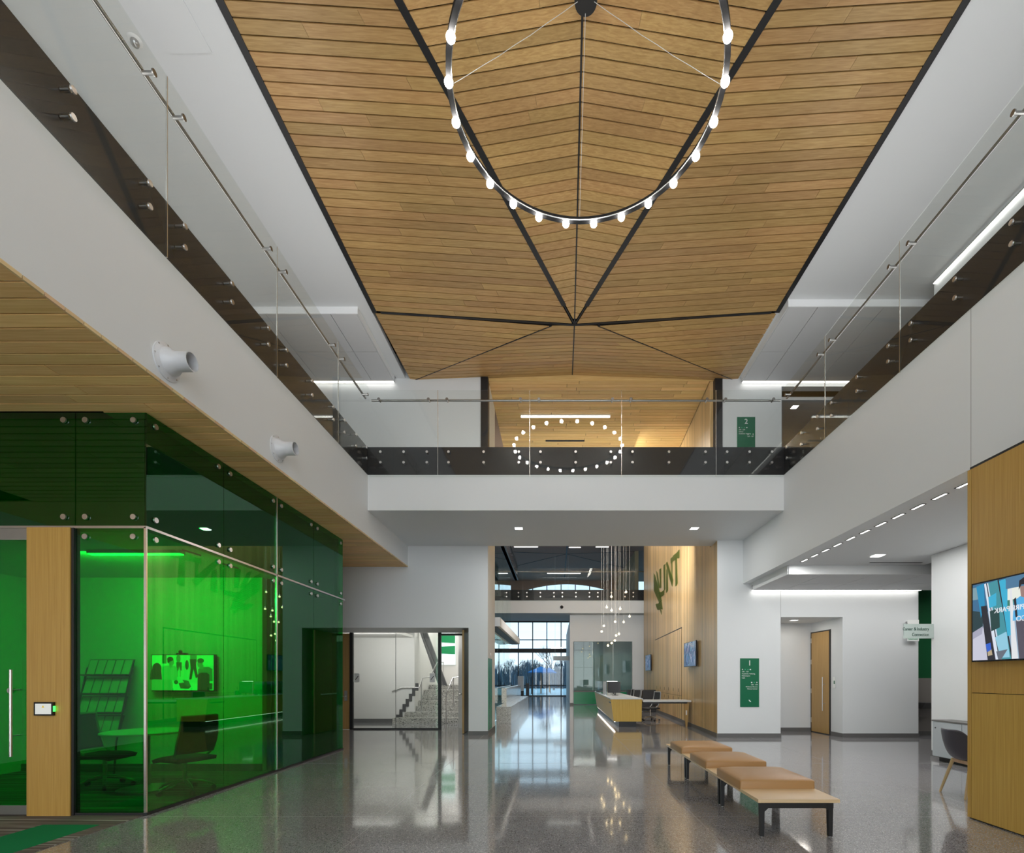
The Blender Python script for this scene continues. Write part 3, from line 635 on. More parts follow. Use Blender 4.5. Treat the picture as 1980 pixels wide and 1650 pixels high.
# display on the back wall of the meeting room
tv = thing('mounted_television', 'wide screen on the back wall of the green meeting room, video camera on top', 'television', (-5.5, 7.44, 1.2))
bx(-5.98, 7.40, 1.20, -5.05, 7.46, 1.745).build('display_case', 'screen_black', tv)
bx(-5.75, 7.46, 1.3, -5.3, 7.5, 1.6).build('wall_mount', 'black_metal', tv)
D, Sk = (0.02, 0.03, 0.02), (0.42, 0.45, 0.40)
def body(cx_, w0, w1, z0, z1): # a seated or standing torso outline
    return [(cx_ - w0, z0), (cx_ + w0, z0), (cx_ + w1, z1 - .06), (cx_ + w1 * .55, z1), (cx_ - w1 * .55, z1), (cx_ - w1, z1 - .06)]
G = lambda k: (k, k * 1.05, k * .95)
picture('display_picture', (-5.97, 7.3992, 1.215), (.91, 0, 0), (0, 0, .52), (0, -1, 0), [
    (G(.80), rect(0, 0, 1, 1)), (G(.95), rect(0, .70, 1, 1)), (G(.20), rect(.165, .76, .235, 1)), (G(.30), disc(.43, .90, .035, .12)), (G(.12), [(.40, .56), (.43, .56), (.44, .68), (.46, .56), (.485, .56), (.485, .80), (.395, .80)]), (G(.35), rect(.408, .38, .420, .56)), (G(.35), rect(.455, .38, .467, .56)),
    (G(.30), rect(.62, .80, .73, 1)), (G(.06), [(.605, .30), (.645, .31), (.675, .60), (.715, .34), (.75, .38), (.72, .66), (.725, .88), (.615, .88), (.63, .62)]), (G(.10), disc(.57, .72, .03, .14)),
    (G(.55), body(.285, .13, .125, .28, .70)), (G(.40), rect(.285, .64, .335, .76)), (G(.36), disc(.318, .80, .043, .105)), (G(.06), disc(.300, .885, .052, .065)), (G(.06), disc(.272, .84, .02, .07)),
    (G(.22), body(.87, .12, .115, .26, .66)), (G(.30), rect(.78, .60, .84, .72)), (G(.34), disc(.785, .75, .045, .11)), (G(.10), disc(.795, .84, .055, .07)),
    (G(.05), disc(.085, .62, .075, .16)), (G(.05), body(.07, .10, .085, .30, .62)),
    (G(.45), [(0, .0), (.35, 0), (.335, .26), (.31, .30), (.03, .31), (0, .29)]), (G(.90), [(.35, 0), (.82, 0), (.84, .12), (.66, .22), (.36, .20)]), (G(.10), [(.47, .05), (.60, .04), (.64, .10), (.52, .22), (.44, .20)]), (G(.16), [(.50, .30), (.60, .27), (.645, .10), (.56, .12)]),
    (G(.12), disc(.40, .23, .035, .06)), (G(.04), body(.845, .10, .095, 0, .50)), (G(.10), rect(.94, .02, .99, .20))], 'picture_bright', tv)
wc = MB().box(-5.60, 7.38, 1.745, -5.47, 7.45, 1.765); wc.ball((-5.55, 7.40, 1.785), .026); wc.build('video_camera', 'screen_black', tv, True)
# round table
rt = thing('round_table', 'round pedestal table between two swivel chairs behind green glass', 'table', (-5.15, 6.30, 0))
MB().lathe([(.43, .705), (.455, .71), (.455, .728), (.44, .735)], (-5.15, 6.30, 0), 40).build('table_top', 'plastic_white', rt, True)
MB().cyl((-5.15, 6.3, .03), (-5.15, 6.3, .71), .038, None, 16).build('column', 'aluminium', rt, True)
MB().lathe([(.30, .006), (.30, .018), (.06, .05), (.04, .055)], (-5.15, 6.3, 0), 28).build('base_plate', 'aluminium', rt, True)
# swivel chairs
def swivel_chair(label, loc, rz, group=None):
    t = thing('swivel_chair', label, 'chair', loc, rz, group)
    MB().lathe([(.022, .13), (.022, .40)], (0, 0, 0), 12).build('gas_column', 'aluminium', t, True, True)
    for k in range(5):
        a = 2 * PI * k / 5 + .3; c, s_ = math.cos(a), math.sin(a)
        lg = MB().tube([(0, 0, .145), (c * .16, s_ * .16, .12), (c * .29, s_ * .29, .075)], [.024, .02, .014], 8).build('base_arm', 'aluminium', t, True, True)
        MB().cyl((c * .29 - s_ * .018, s_ * .29 + c * .018, .036), (c * .29 + s_ * .018, s_ * .29 - c * .018, .036), .029, None, 12).build('caster', 'black_metal', lg, True, True)
    def seat(u, v):
        x = (u - .5) * .48; y = (v - .5) * .47; k = max(abs(u - .5), abs(v - .5)) * 2
        return (x * (1 - .06 * (2 * v - 1) ** 2), y, .455 - .022 * k ** 4 - .03 * max(0, x / .24) ** 3 * 0.8)
    st = MB().grid(seat, 12, 12).build('seat', 'chair_mesh', t, True, True); md = st.modifiers.new('thickness', 'SOLIDIFY'); md.thickness = .045
    def back(u, v):
        y = (u - .5) * (.46 - .07 * abs(v - .3)); z = .50 + v * .44
        return (-.215 - .085 * v - .03 * math.sin(v * PI * .9) + .05 * (2 * u - 1) ** 2, y, z)
    bk = MB().grid(back, 12, 12).build('backrest', 'chair_mesh', t, True, True); md = bk.modifiers.new('thickness', 'SOLIDIFY'); md.thickness = .018
    fr = []
    for i in range(25): fr.append(Vector(back(i / 24, 1.0)))
    pts = [Vector(back(0, 1 - i / 8)) for i in range(9)]; pts2 = [Vector(back(1, i / 8)) for i in range(9)]
    MB().tube([(-.05, -.19, .40)] + [tuple(p) for p in reversed(pts)] + [tuple(p) for p in fr[1:-1]] + [tuple(p) for p in reversed(pts2)] + [(-.05, .19, .40)], .014, 8).build('back_frame', 'chair_shell', t, True, True)
    MB().lathe([(.07, .39), (.16, .405), (.18, .415)], (0, 0, 0), 20).build('seat_support', 'chair_shell', t, True, True)
    return t
swivel_chair('dark swivel chair beyond the round table, back to the oak pier side', (-5.72, 6.35, 0.006), 0.1)
swivel_chair('dark swivel chair at the round table, back to the long side of green glass', (-4.52, 6.10, 0.006), PI - 0.35)
# leaflet rack
rk = thing('leaflet_rack', 'tiered wire rack of leaflets against the meeting room back wall', 'rack', (-6.5, 7.15, 0))
for x in (-6.85, -6.2): MB().tube([(x, 7.02, 0.006), (x, 7.06, .5), (x, 7.32, 1.55)], .012, 8).build('frame_post', 'black_metal', rk, True)
for i in range(4):
    z = .62 + i * .27; y = 7.10 + i * .06
    sh = MB().prism([(-6.85, y - .08, z), (-6.85, y + .02, z - .01), (-6.85, y + .10, z + .24), (-6.85, y + .085, z + .24), (-6.85, y + .01, z + .012), (-6.85, y - .08, z + .02)], (.65, 0, 0)).build('rack_tray', 'black_metal', rk)
    for j in range(5):
        x = -6.83 + j * .127
        MB().hexa([(x, y - .002, z + .02), (x + .11, y - .002, z + .02), (x + .11, y + .006, z + .02), (x, y + .006, z + .02)], [(x, y + .07, z + .23), (x + .11, y + .07, z + .23), (x + .11, y + .078, z + .23), (x, y + .078, z + .23)]).build('leaflet', 'paper', sh)

# ================================================================== RING CHANDELIER
RC = Vector((0.325, 5.44, 7.70)); RR = 1.462
ch = thing('ring_chandelier', 'large black ring chandelier with small white globes under the oak ceiling', 'chandelier', RC)
ring = [(RC.x + RR * math.cos(2 * PI * k / 72), RC.y + RR * math.sin(2 * PI * k / 72)) for k in range(72)]
mb = MB(); n = 72
for (dr_, z) in ((-.028, -.022), (.028, -.022), (.028, .035), (-.028, .035)):
    mb.v += [(RC.x + (RR + dr_) * math.cos(2 * PI * k / n), RC.y + (RR + dr_) * math.sin(2 * PI * k / n), RC.z + z) for k in range(n)]
for j in range(4):
    for k in range(n): mb.f.append((j * n + k, j * n + (k + 1) % n, ((j + 1) % 4) * n + (k + 1) % n, ((j + 1) % 4) * n + k))
mb.build('ring_body', 'matte_black', ch)
mb = MB(); mb.tube([(RC.x + (RR - .029) * math.cos(2 * PI * k / n), RC.y + (RR - .029) * math.sin(2 * PI * k / n), RC.z - .012) for k in range(n)], .010, 6, True).build('ring_trim', 'steel_bright', ch, True)
sph = None
for k in range(24):
    a = PI / 2 - math.radians(7.6 + 15 * k)
    c = Vector((RC.x + RR * math.cos(a), RC.y + RR * math.sin(a), RC.z - .050))
    sk = MB().cyl((c.x, c.y, RC.z - .022), (c.x, c.y, RC.z - .028), .020, None, 12).build('socket', 'matte_black', ch)
    if sph is None:
        sph = MB().ball((0, 0, 0), .046, 14, 10).build('globe', 'bulb', sk, True, True); sph.location = c - RC
    else:
        s2 = sph.copy(); scene.collection.objects.link(s2); s2.parent = sk; s2.location = c - RC
cz = 8.90
MB().lathe([(.12, 0), (.125, .02), (.12, .05), (.02, .055)], (RC.x, RC.y, cz - .16), 24).build('canopy', 'black_metal', ch, True)
MB().cyl((RC.x, RC.y, cz - .12), (RC.x, RC.y, cz + .02), .03, None, 12).build('stem', 'black_metal', ch)
for a in (math.radians(183.5), math.radians(-3.5), math.radians(90), math.radians(270)):
    p0 = Vector((RC.x + .08 * math.cos(a), RC.y + .08 * math.sin(a), cz - .15)); p1 = Vector((RC.x + RR * math.cos(a), RC.y + RR * math.sin(a), RC.z + .03))
    pts = [p0.lerp(p1, i / 8) + Vector((0, 0, -.03 * math.sin(PI * i / 8) * (1 if i % 2 else .7))) for i in range(9)]
    MB().tube(pts, .003, 6).build('suspension_cable', 'cord_clear', ch, True)

# ================================================================== JET NOZZLES ON THE WEST FASCIA
for px, py in ((322, 700), (536, 868)):
    p = at_x(px, py, XL)
    t = thing('jet_diffuser', 'white round air jet nozzle on the fascia above the ' + ('green glass corner' if px < 400 else 'long side of green glass'), 'air vent', p)
    fl = MB().lathe([(.165, .0), (.165, .010), (.135, .018), (.125, .03), (.11, .035)], p, 32, 'X').build('flange', 'vent_white', t, True)
    for k in range(8):
        a = 2 * PI * k / 8
        MB().lathe([(.008, .01), (.008, .016)], (p.x, p.y + .15 * math.cos(a), p.z + .15 * math.sin(a)), 8, 'X').build('screw', 'aluminium', fl)
    MB().lathe([(.122, .03), (.115, .06), (.085, .10), (.082, .235), (.086, .24), (.078, .24), (.074, .11)], p, 28, 'X').build('nozzle', 'vent_white', t, True)
    MB().lathe([(.076, .12), (.076, .125)], p, 20, 'X').build('throat', 'black_trim', t)

# ================================================================== SMALL CEILING FIXTURES
def downlight(name, label, x, y, z, sx=.16, sy=.16, group=None, mat='led'):
    t = thing(name, label, 'light', (x, y, z), 0, group)
    m_ = MB()
    m_.box(x - sx / 2 - .012, y - sy / 2 - .012, z - .006, x + sx / 2 + .012, y - sy / 2, z - .001); m_.box(x - sx / 2 - .012, y + sy / 2, z - .006, x + sx / 2 + .012, y + sy / 2 + .012, z - .001)
    m_.box(x - sx / 2 - .012, y - sy / 2, z - .006, x - sx / 2, y + sy / 2, z - .001); m_.box(x + sx / 2, y - sy / 2, z - .006, x + sx / 2 + .012, y + sy / 2, z - .001)
    m_.build('light_trim', 'white_trim' if sx > .1 else 'black_trim', t)
    bx(x - sx / 2, y - sy / 2, z - .005, x + sx / 2, y + sy / 2, z - .002).build('lens', mat, t)
    return t
downlight('downlight', 'square recessed downlight under the bridge toward the meeting room', -.80, 10.75, ZB)
downlight('downlight', 'square recessed downlight under the bridge toward the lounge', 2.97, 10.75, ZB)
downlight('downlight', 'square recessed downlight in the lounge ceiling', 5.80, 9.03, ZR, .17, .17)
downlight('downlight', 'square recessed downlight in the ceiling of the door recess', 5.87, 12.35, 2.82, .15, .15)
downlight('downlight', 'square recessed downlight in the upper passage ceiling', 6.06, 12.72, 8.28, .15, .15)
for i in range(14):
    y = 9.39 - .368 * i
    downlight('slot_light', 'slim slot light in the row along the lounge ceiling edge', 4.66, y, ZR + .004, .035, .20, 'slot lights along the lounge ceiling edge')
# cove lights
def cove(label, box_, mat='led'):
    t = thing('cove_light', label, 'light', ((box_[0] + box_[3]) / 2, (box_[1] + box_[4]) / 2, box_[2]))
    bx(*box_).build('light_strip', mat, t)
    x0, y0, z0, x1, y1, z1 = box_
    bx(x0, y0, z1, x1, y1, z1 + .02).build('channel', 'aluminium', t)
cove('light strip along the top of the wall beside the door recess', (4.56, 11.58, 3.425, 8.46, 11.66, 3.437))
cove('light strip over the upper end wall near the level two sign', (4.52, 12.10, 8.565, 9.0, 12.17, 8.575), 'led_soft')
cove('light strip over the upper end wall on the meeting room side', (-8.0, 12.10, 8.565, -3.93, 12.17, 8.575), 'led_soft')
cove('long light strip at the top of the gallery wall over the lounge', (6.895, -3, 8.60, 6.94, 9.15, 8.612), 'led_soft')
cove('long light strip at the top of the gallery wall over the meeting room', (-6.06, -3, 8.55, -5.99, 9.8, 8.562), 'led_soft')
lp = thing('linear_light', 'long linear light in the oak ceiling beyond the portal', 'light', (.27, 13.93, 8.66))
bx(-.98, 13.88, 8.672, 1.51, 13.98, 8.70).build('housing', 'white_trim', lp); bx(-.97, 13.89, 8.66, 1.50, 13.97, 8.672).build('diffuser', 'led', lp)
tag(bx(-.32, 15.35, 8.688, .88, 15.45, 8.70).build('air_slot', 'black_trim'), 'dark linear air slot in the oak ceiling beyond the portal', 'air vent')
dm = thing('dome_camera', 'white dome camera on the gallery ceiling over the meeting room', 'camera', (-4.82, 5.73, ZC - .07))
MB().lathe([(.06, -.012), (.075, -.001)], (-4.82, 5.73, ZC), 24).build('mount_ring', 'plastic_white', dm, True)
MB().ball((-4.82, 5.73, ZC - .03), .045, 16, 10).build('dome', 'aluminium', dm, True)

# ================================================================== EAST SIDE: OAK PIER, SCREEN, LOUNGE
pe = thing('wood_pier', 'tall oak veneered pier that carries the big screen', 'pier', (4.3, 3.5, 0))
bx(4.135, -1.5, 0.0, 4.62, 5.0, 3.50).build('core', 'black_trim', pe)
bx(4.12, -1.5, 1.253, 4.135, 4.963, 3.47).build('veneer_panel', 'wood_pier', pe)
bx(4.12, -1.5, 0.012, 4.135, 4.963, 1.247).build('veneer_panel', 'wood_pier', pe)
bx(4.12, 4.968, 0.012, 4.64, 5.012, 3.47).build('corner_panel', 'wood_pier', pe)
bs = thing('mounted_television', 'big wall screen on the oak pier showing a man in a blue shirt', 'television', (4.09, 4.2, 1.55))
SX = 4.06
bx(SX, 3.53, 1.553, SX + .035, 4.89, 2.315).build('display_case', 'screen_black', bs)
bx(SX + .035, 3.9, 1.75, 4.12, 4.5, 2.1).build('wall_mount', 'black_metal', bs)
W_, B1, B2, B3, DK = (.62, .66, .80), (.02, .28, .52), (.05, .45, .68), (.30, .62, .78), (.02, .02, .03)
pic = [((.30, .42, .55), rect(0, 0, 1, 1)), ((.05, .16, .30), rect(0, .62, .62, 1)), ((.22, .36, .42), rect(0, .80, .10, .96)), ((.60, .60, .72), [(0, 0), (.36, 0), (.30, .46), (.0, .40)]), ((.02, .05, .06), [(0, .34), (.11, .42), (.11, .62), (0, .66)]), ((.40, .40, .52), [(0, .28), (.1, .34), (.11, .44), (0, .37)]),
       (B1, [(.04, .97), (.12, .99), (.13, .70), (.09, .55)]), (DK, [(.09, .70), (.15, .70), (.24, 0), (.16, 0)]), ((.03, .12, .62), [(.14, .20), (.19, .22), (.20, .12), (.155, .10)]), ((.5, .4, .25), [(.16, .10), (.2, .13), (.21, .06), (.165, .05)]),
       ((.75, .82, .92), [(.125, .98), (.145, .985), (.275, 0), (.245, 0)]), (DK, [(.145, .985), (.155, .985), (.285, 0), (.275, 0)]), ((.66, .76, .88), [(.155, .985), (.168, .985), (.30, 0), (.285, 0)]),
       ((.06, .30, .36), [(.168, .98), (.27, 1), (.40, 0), (.30, 0)]), (B2, [(.17, .80), (.25, .84), (.25, .68), (.18, .66)]), ((.02, .06, .06), [(.185, .62), (.28, .64), (.285, .40), (.20, .36)]), (B3, [(.24, .28), (.35, .34), (.38, .02), (.29, .02)]), ((.14, .16, .20), [(.25, .10), (.36, .12), (.30, 0), (.27, 0)]),
       (DK, [(.262, 1), (.275, 1), (.41, 0), (.395, 0)]), (B2, [(.28, .98), (.34, .99), (.42, .30), (.36, .28)]), ((.85, .88, .80), rect(.36, .70, .62, .86)), ((.05, .22, .16), rect(.36, .62, .62, .72)), ((.08, .20, .34), rect(.345, .86, .62, 1)),
       ((.80, .82, .85), [(.38, .86), (.40, .86), (.43, .38), (.46, 0), (.40, 0), (.39, .4)]), ((.10, .45, .80), [(.41, .46), (.60, .48), (.58, .72), (.50, .76), (.42, .70)]), (DK, [(.42, .72), (.44, .74), (.455, .50), (.435, .50)]), (DK, [(.555, .74), (.57, .72), (.57, .50), (.55, .50)]),
       ((.35, .22, .20), [(.475, .86), (.545, .86), (.535, .74), (.51, .72), (.485, .74)]), ((.02, .015, .02), [(.465, .82), (.47, .93), (.51, .96), (.55, .92), (.555, .82), (.54, .87), (.49, .88)]), ((.10, .09, .12), [(.44, .46), (.58, .46), (.57, 0), (.47, 0)]),
       ((.18, .30, .40), rect(.62, 0, 1, 1)), ((.45, .58, .68), [(.66, 0), (.72, 0), (.70, 1), (.65, 1)]), ((.04, .20, .32), rect(.74, .2, .95, .95))]
pic = [(c, [(u * .8 if u < .95 else u, w) for u, w in p]) for c, p in pic]
picture('display_picture', (SX - .0002, 4.875, 1.568), (0, -1.33, 0), (0, 0, .732), (-1, 0, 0), pic, 'picture_light', bs)
plain('picture_type', (.5, .5, .5), .4, emit=(.70, .74, .82), es=.8)
for s_, z, sz in (('INSPIRE PARK', 1.995, .066), ('FRISCO', 1.895, .066)):
    tt = text('display_lettering', s_, sz, 'picture_type', bs, (SX - .017, 4.62 if s_[0] == 'I' else 4.40, z), (PI / 2, 0, PI / 2), 'RIGHT')
# shell chair
def shell_chair(label, loc, rz):
    t = thing('shell_chair', label, 'chair', loc, rz)
    def sh(u, v):     # u across -1..1, v along from front lip to top of the back
        s_ = 2 * u - 1
        if v < .5: k = v / .5; x = .24 - .40 * k; z = .455 - .025 * math.sin(k * PI * .8); w = .235 + .02 * k
        else:
            k = (v - .5) / .5; a = k * PI / 2
            x = -.16 - .075 * math.sin(min(a * 1.6, PI / 2)) - .045 * k; z = .452 + .34 * k ** 1.25; w = .255 * (1 - .22 * k ** 5) + .015 * math.sin(k * PI)
        edge = abs(s_) ** 3
        lift = (.035 + .17 * max(0, min(1, (v - .18) / .4)) * max(0, 1 - max(0, (v - .62)) / .3)) * edge
        fwd = .16 * max(0, min(1, (v - .45) / .3)) * s_ * s_ * (1 - .55 * max(0, (v - .7) / .3))
        return (x + fwd, s_ * w, z + lift * .75 - .055 * (abs(s_) ** 5) * max(0, (v - .8) / .2))
    so_ = MB().grid(sh, 24, 30).build('shell', 'charcoal_plastic', t, True, True); md = so_.modifiers.new('thickness', 'SOLIDIFY'); md.thickness = .010
    for sx in (-1, 1):
        for sy_ in (-1, 1): MB().tube([(sx * .13 + .02, sy_ * .15, .425), (sx * .225 + .01, sy_ * .225, 0)], [.021, .013], 10).build('leg', 'wood_leg', t, True, True)
        MB().box(sx * .13 + .005, -.155, .385, sx * .13 + .035, .155, .425).build('cross_rail', 'wood_leg', t, False, True)
    MB().box(-.12, -.012, .39, .16, .012, .425).build('spine_rail', 'wood_leg', t, False, True)
    return t
shell_chair('charcoal moulded shell chair on wooden legs beside the oak pier', (4.92, 5.92, 0), -.12)
# low cabinet
cb = thing('low_cabinet', 'pale grey low cabinet with a dark top along the lounge wall', 'cabinet', (6.57, 7.2, 0))
bx(6.40, 5.4, .08, 6.73, 8.5, .665).build('carcass', 'grey_laminate', cb)
bx(6.385, 5.39, .665, 6.735, 8.51, .69).build('top', 'base_grey', cb)
bx(6.47, 5.45, 0, 6.70, 8.45, .08).build('plinth', 'black_trim', cb)
for i in range(5):
    y = 8.495 - .62 * i
    d_ = bx(6.386, y - .612, .09, 6.40, y - .004, .66).build('cabinet_door', 'grey_laminate', cb)
    MB().cyl((6.386, y - .07 if i % 2 == 0 else y - .54, .56), (6.380, y - .07 if i % 2 == 0 else y - .54, .56), .012, None, 12).build('lock', 'black_metal', d_)
tag(bx(6.45, 7.15, .69, 6.66, 7.42, .70).build('folder', 'screen_black'), 'dark folder lying on the low grey cabinet', 'folder')
tag(bx(6.46, 7.62, .69, 6.64, 7.80, .712).build('book', 'base_grey'), 'closed grey book on the low grey cabinet', 'book')

# ================================================================== BENCH
bn = thing('lounge_bench', 'long low bench with three tan leather cushions and oak end tables', 'bench', (2.125, 6.2, 0))
BX0, BX1 = 1.77, 2.485
def cushion(x0, x1, y0, y1, z0):
    prof = [(0.0, 0.0), (0.0, .078), (.006, .088), (.03, .098), (.09, .113), (.18, .124), (.28, .128)]
    nn = 8; cx_, cy_ = (x0 + x1) / 2, (y0 + y1) / 2; m_ = MB(); cnt = None
    for ins, h in prof:
        hx, hy = (x1 - x0) / 2 - ins, (y1 - y0) / 2 - ins; r = max(.012, .02 + ins * .5); r = min(r, hx, hy); loop = []
        for (sx, sy_, a0) in ((1, 1, 0), (-1, 1, 90), (-1, -1, 180), (1, -1, 270)):
            for k in range(nn):
                a = math.radians(a0 + 90 * k / (nn - 1)); loop.append((cx_ + sx * (hx - r) + r * math.cos(a), cy_ + sy_ * (hy - r) + r * math.sin(a), z0 + h))
        m_.v += loop; cnt = len(loop)
    for i in range(len(prof) - 1):
        for k in range(cnt): m_.f.append((i * cnt + k, i * cnt + (k + 1) % cnt, (i + 1) * cnt + (k + 1) % cnt, (i + 1) * cnt + k))
    m_.f.append(tuple(range(cnt - 1, -1, -1))); m_.f.append(tuple(range((len(prof) - 1) * cnt, len(prof) * cnt)))
    return m_
for (a, c) in ((4.38, 5.50), (5.505, 6.945), (6.95, 8.07)):
    bx(BX0, a, .305, BX1, c - .003, .335).build('platform', 'wood_bench', bn)
    for y in (a + .03, c - .05):
        fr_ = MB(); fr_.box(BX0 + .03, y - .018, .255, BX1 - .05, y + .018, .305); fr_.prism([(BX0 + .062, y - .018, .255), (BX0 + .092, y - .018, .255), (BX0 + .062, y - .018, .225)], (0, .036, 0)); fr_.prism([(BX1 - .082, y - .018, .255), (BX1 - .082, y - .018, .225), (BX1 - .112, y - .018, .255)], (0, .036, 0))
        fr_.build('leg_frame', 'black_metal', bn)
        for x in (BX0 + .02, BX1 - .095):
            lg = MB().hexa([(x + .005, y - .018, .006), (x + .037, y - .018, .006), (x + .037, y + .018, .006), (x + .005, y + .018, .006)], [(x, y - .020, .30), (x + .042, y - .020, .30), (x + .042, y + .020, .30), (x, y + .020, .30)]).build('leg', 'black_metal', bn)
            MB().cyl((x + .021, y, 0), (x + .021, y, .008), .011, None, 10).build('foot', 'aluminium', lg)
    bx(BX0 + .32, a + .05, .275, BX0 + .36, c - .06, .305).build('beam', 'black_metal', bn)
for y0, y1 in ((4.80, 5.51), (5.90, 6.61), (7.04, 7.75)):
    c_ = cushion(BX0 - .004, BX1 + .002, y0, y1, .325).build('cushion', 'leather', bn, True)

# ================================================================== RECESS DOOR, SIGNS
dd = thing('wood_door', 'tall oak door with a long bar pull in the white recess', 'door', (6.66, 12.65, 0))
def sx_(y): return 6.66 + (13.07 - y) * .0292 - .004
MB().prism([(sx_(12.17) - .012, 12.17, 0), (sx_(12.17) + .0, 12.17, 0), (sx_(13.06), 13.06, 0), (sx_(13.06) - .012, 13.06, 0)], (0, 0, 2.58)).build('door_frame', 'black_trim', dd)
MB().prism([(sx_(12.225) - .018, 12.225, .02), (sx_(12.225) - .008, 12.225, .02), (sx_(13.01) - .008, 13.01, .02), (sx_(13.01) - .018, 13.01, .02)], (0, 0, 2.53)).build('door_leaf', 'wood_door', dd)
hp = MB().cyl((sx_(12.4) - .075, 12.40, .58), (sx_(12.4) - .075, 12.40, 1.42), .012, None, 10).build('bar_pull', 'steel', dd, True)
for z in (.76, 1.24): MB().cyl((sx_(12.4) - .075, 12.40, z), (sx_(12.4) - .01, 12.40, z), .008, None, 8).build('pull_post', 'steel', hp)
for z in (.25, 1.0, 1.75, 2.3): bx(sx_(13.03) - .026, 13.005, z, sx_(13.03) - .01, 13.05, z + .12).build('hinge', 'steel', dd)
rs = thing('room_sign', 'small white sign with green mark beside the recess door', 'sign', (6.67, 12.02, 1.16))
bx(sx_(12.02) - .012, 11.96, 1.16, sx_(12.02) - .004, 12.08, 1.42).build('plate', 'sign_white', rs)
bx(sx_(12.02) - .014, 11.985, 1.25, sx_(12.02) - .012, 12.03, 1.33).build('symbol', 'green_sign', rs)

def floor_sign(num, label, loc, h, lines_l, lines_r, arrow=True):
    x, y, z1 = loc; w = .44
    t = thing('wayfinding_sign', label, 'sign', (x, y, z1 - h))
    bx(x, y - .012, z1 - h, x + w, y - .001, z1).build('plate', 'green_sign', t)
    f = y - .0145
    text('numeral', num, .17, 'sign_white', t, (x + w * .5, f, z1 - .165), align='CENTER', bold=.002)
    def icons(xc, zc, left):
        m_ = MB()
        if left: m_.add([(xc, f, zc), (xc + .022, f, zc + .02), (xc + .022, f, zc - .02)], [(0, 2, 1)]); m_.box(xc + .02, f, zc - .005, xc + .034, f + .001, zc + .005); m_.box(xc + .185, f, zc - .013, xc + .215, f + .001, zc + .013)
        else: m_.add([(xc, f, zc), (xc - .022, f, zc + .02), (xc - .022, f, zc - .02)], [(0, 1, 2)]); m_.box(xc - .034, f, zc - .005, xc - .02, f + .001, zc + .005); m_.box(xc - .155, f, zc - .013, xc - .125, f + .001, zc + .013)
        m_.build('symbol', 'sign_white', t)
        m_ = MB(); q = (lambda d: xc + d) if left else (lambda d: xc - d)
        for d0, d1 in ((.065, .095), (.13, .16)):
            a, c = sorted((q(d0), q(d1))); 
            if left or d0 < .1: m_.box(a, f, zc - .013, c, f + .001, zc + .013)
        m_.build('symbol', 'sign_mint', t)
    icons(x + .035, z1 - .26, True)
    for i, s_ in enumerate(lines_l): text('lettering', s_, .043, 'sign_white', t, (x + .035, f, z1 - .325 - .048 * i), sx=.95)
    zr = z1 - .26 - .305 * (h / 1.14) if h > .9 else z1 - .26 - .16
    icons(x + w - .035, zr, False)
    for i, s_ in enumerate(lines_r): text('lettering', s_, .043, 'sign_white', t, (x + w - .035, f, zr - .066 - .048 * i), align='RIGHT', sx=.95)
    if arrow:
        MB().add([(x + .19, f, z1 - h + .165), (x + .215, f, z1 - h + .165), (x + .255, f, z1 - h + .12), (x + .225, f, z1 - h + .12)], [(0, 3, 2, 1)]).build('escalator_mark', 'sign_white', t)
    return t
p1 = at_y(1431, 1273.5, 11.7)
floor_sign('1', 'green wall sign reading 1 with room directions, on the white pier', (p1.x, 11.7, p1.z), 1.135, ['100 - 129', 'Academic Advising', 'Makerspace', 'Cafe'], ['130 - 150', 'Wellness Rooms', 'Fitness Center'])
p2 = at_y(1425, 807, WB)
floor_sign('2', 'green wall sign reading 2 with Library directions, on the upper wall', (p2.x, WB, p2.z), .82, ['200 - 250', 'Library', 'Academic Success'], ['260 - 267'], False)
bl_ = thing('blade_sign', 'frosted blade sign reading Career & Industry Connection at the lounge wall end', 'sign', (6.4, 8.95, 2.1))
q0, q1 = at_y(1747, 1208, 8.95), at_y(1797, 1235, 8.95)
bx(q0.x, 8.94, q1.z, 6.748, 8.952, q0.z + .01).build('plate', 'sign_frost', bl_)
text('lettering', 'Career & Industry', .082, 'sign_print', bl_, (6.66, 8.937, 2.245), align='RIGHT', sx=.78)
text('lettering', 'Connection', .082, 'sign_print', bl_, (6.66, 8.937, 2.145), align='RIGHT', sx=.78)
bs2 = thing('blade_sign', 'white blade sign reading Restroom behind the frosted one', 'sign', (8.3, 11.5, 2.2))
q0, q1 = at_y(1755, 1199, 11.6), at_y(1777, 1240, 11.6)
bx(q0.x, 11.60, q1.z, q1.x, 11.612, q0.z).build('plate', 'sign_white', bs2)
bx(q0.x + .02, 11.612, q0.z - .06, q1.x - .02, 11.70, q0.z - .03).build('arm', 'aluminium', bs2)
text('lettering', 'Restroom', .06, 'sign_mint', bs2, (q1.x - .03, 11.597, q1.z + .03), align='RIGHT', sx=.9)
text('lettering', '113', .09, 'sign_print', bs2, (q1.x - .06, 11.597, q1.z + .11), align='RIGHT')
df = thing('drinking_fountain', 'steel drinking fountain below the green wall', 'fountain', (9.1, 12.0, .7))
MB().prism([(8.75, 11.85, .80), (8.75, 12.165, .80), (8.75, 12.165, .66), (8.75, 11.98, .66)], (.5, 0, 0)).build('basin', 'stringer_grey', df)
bx(8.98, 11.83, .70, 9.15, 11.86, .78).build('push_bar', 'steel', df)
bx(8.8, 12.12, .45, 9.2, 12.165, .66).build('shroud', 'grey_panel', df)
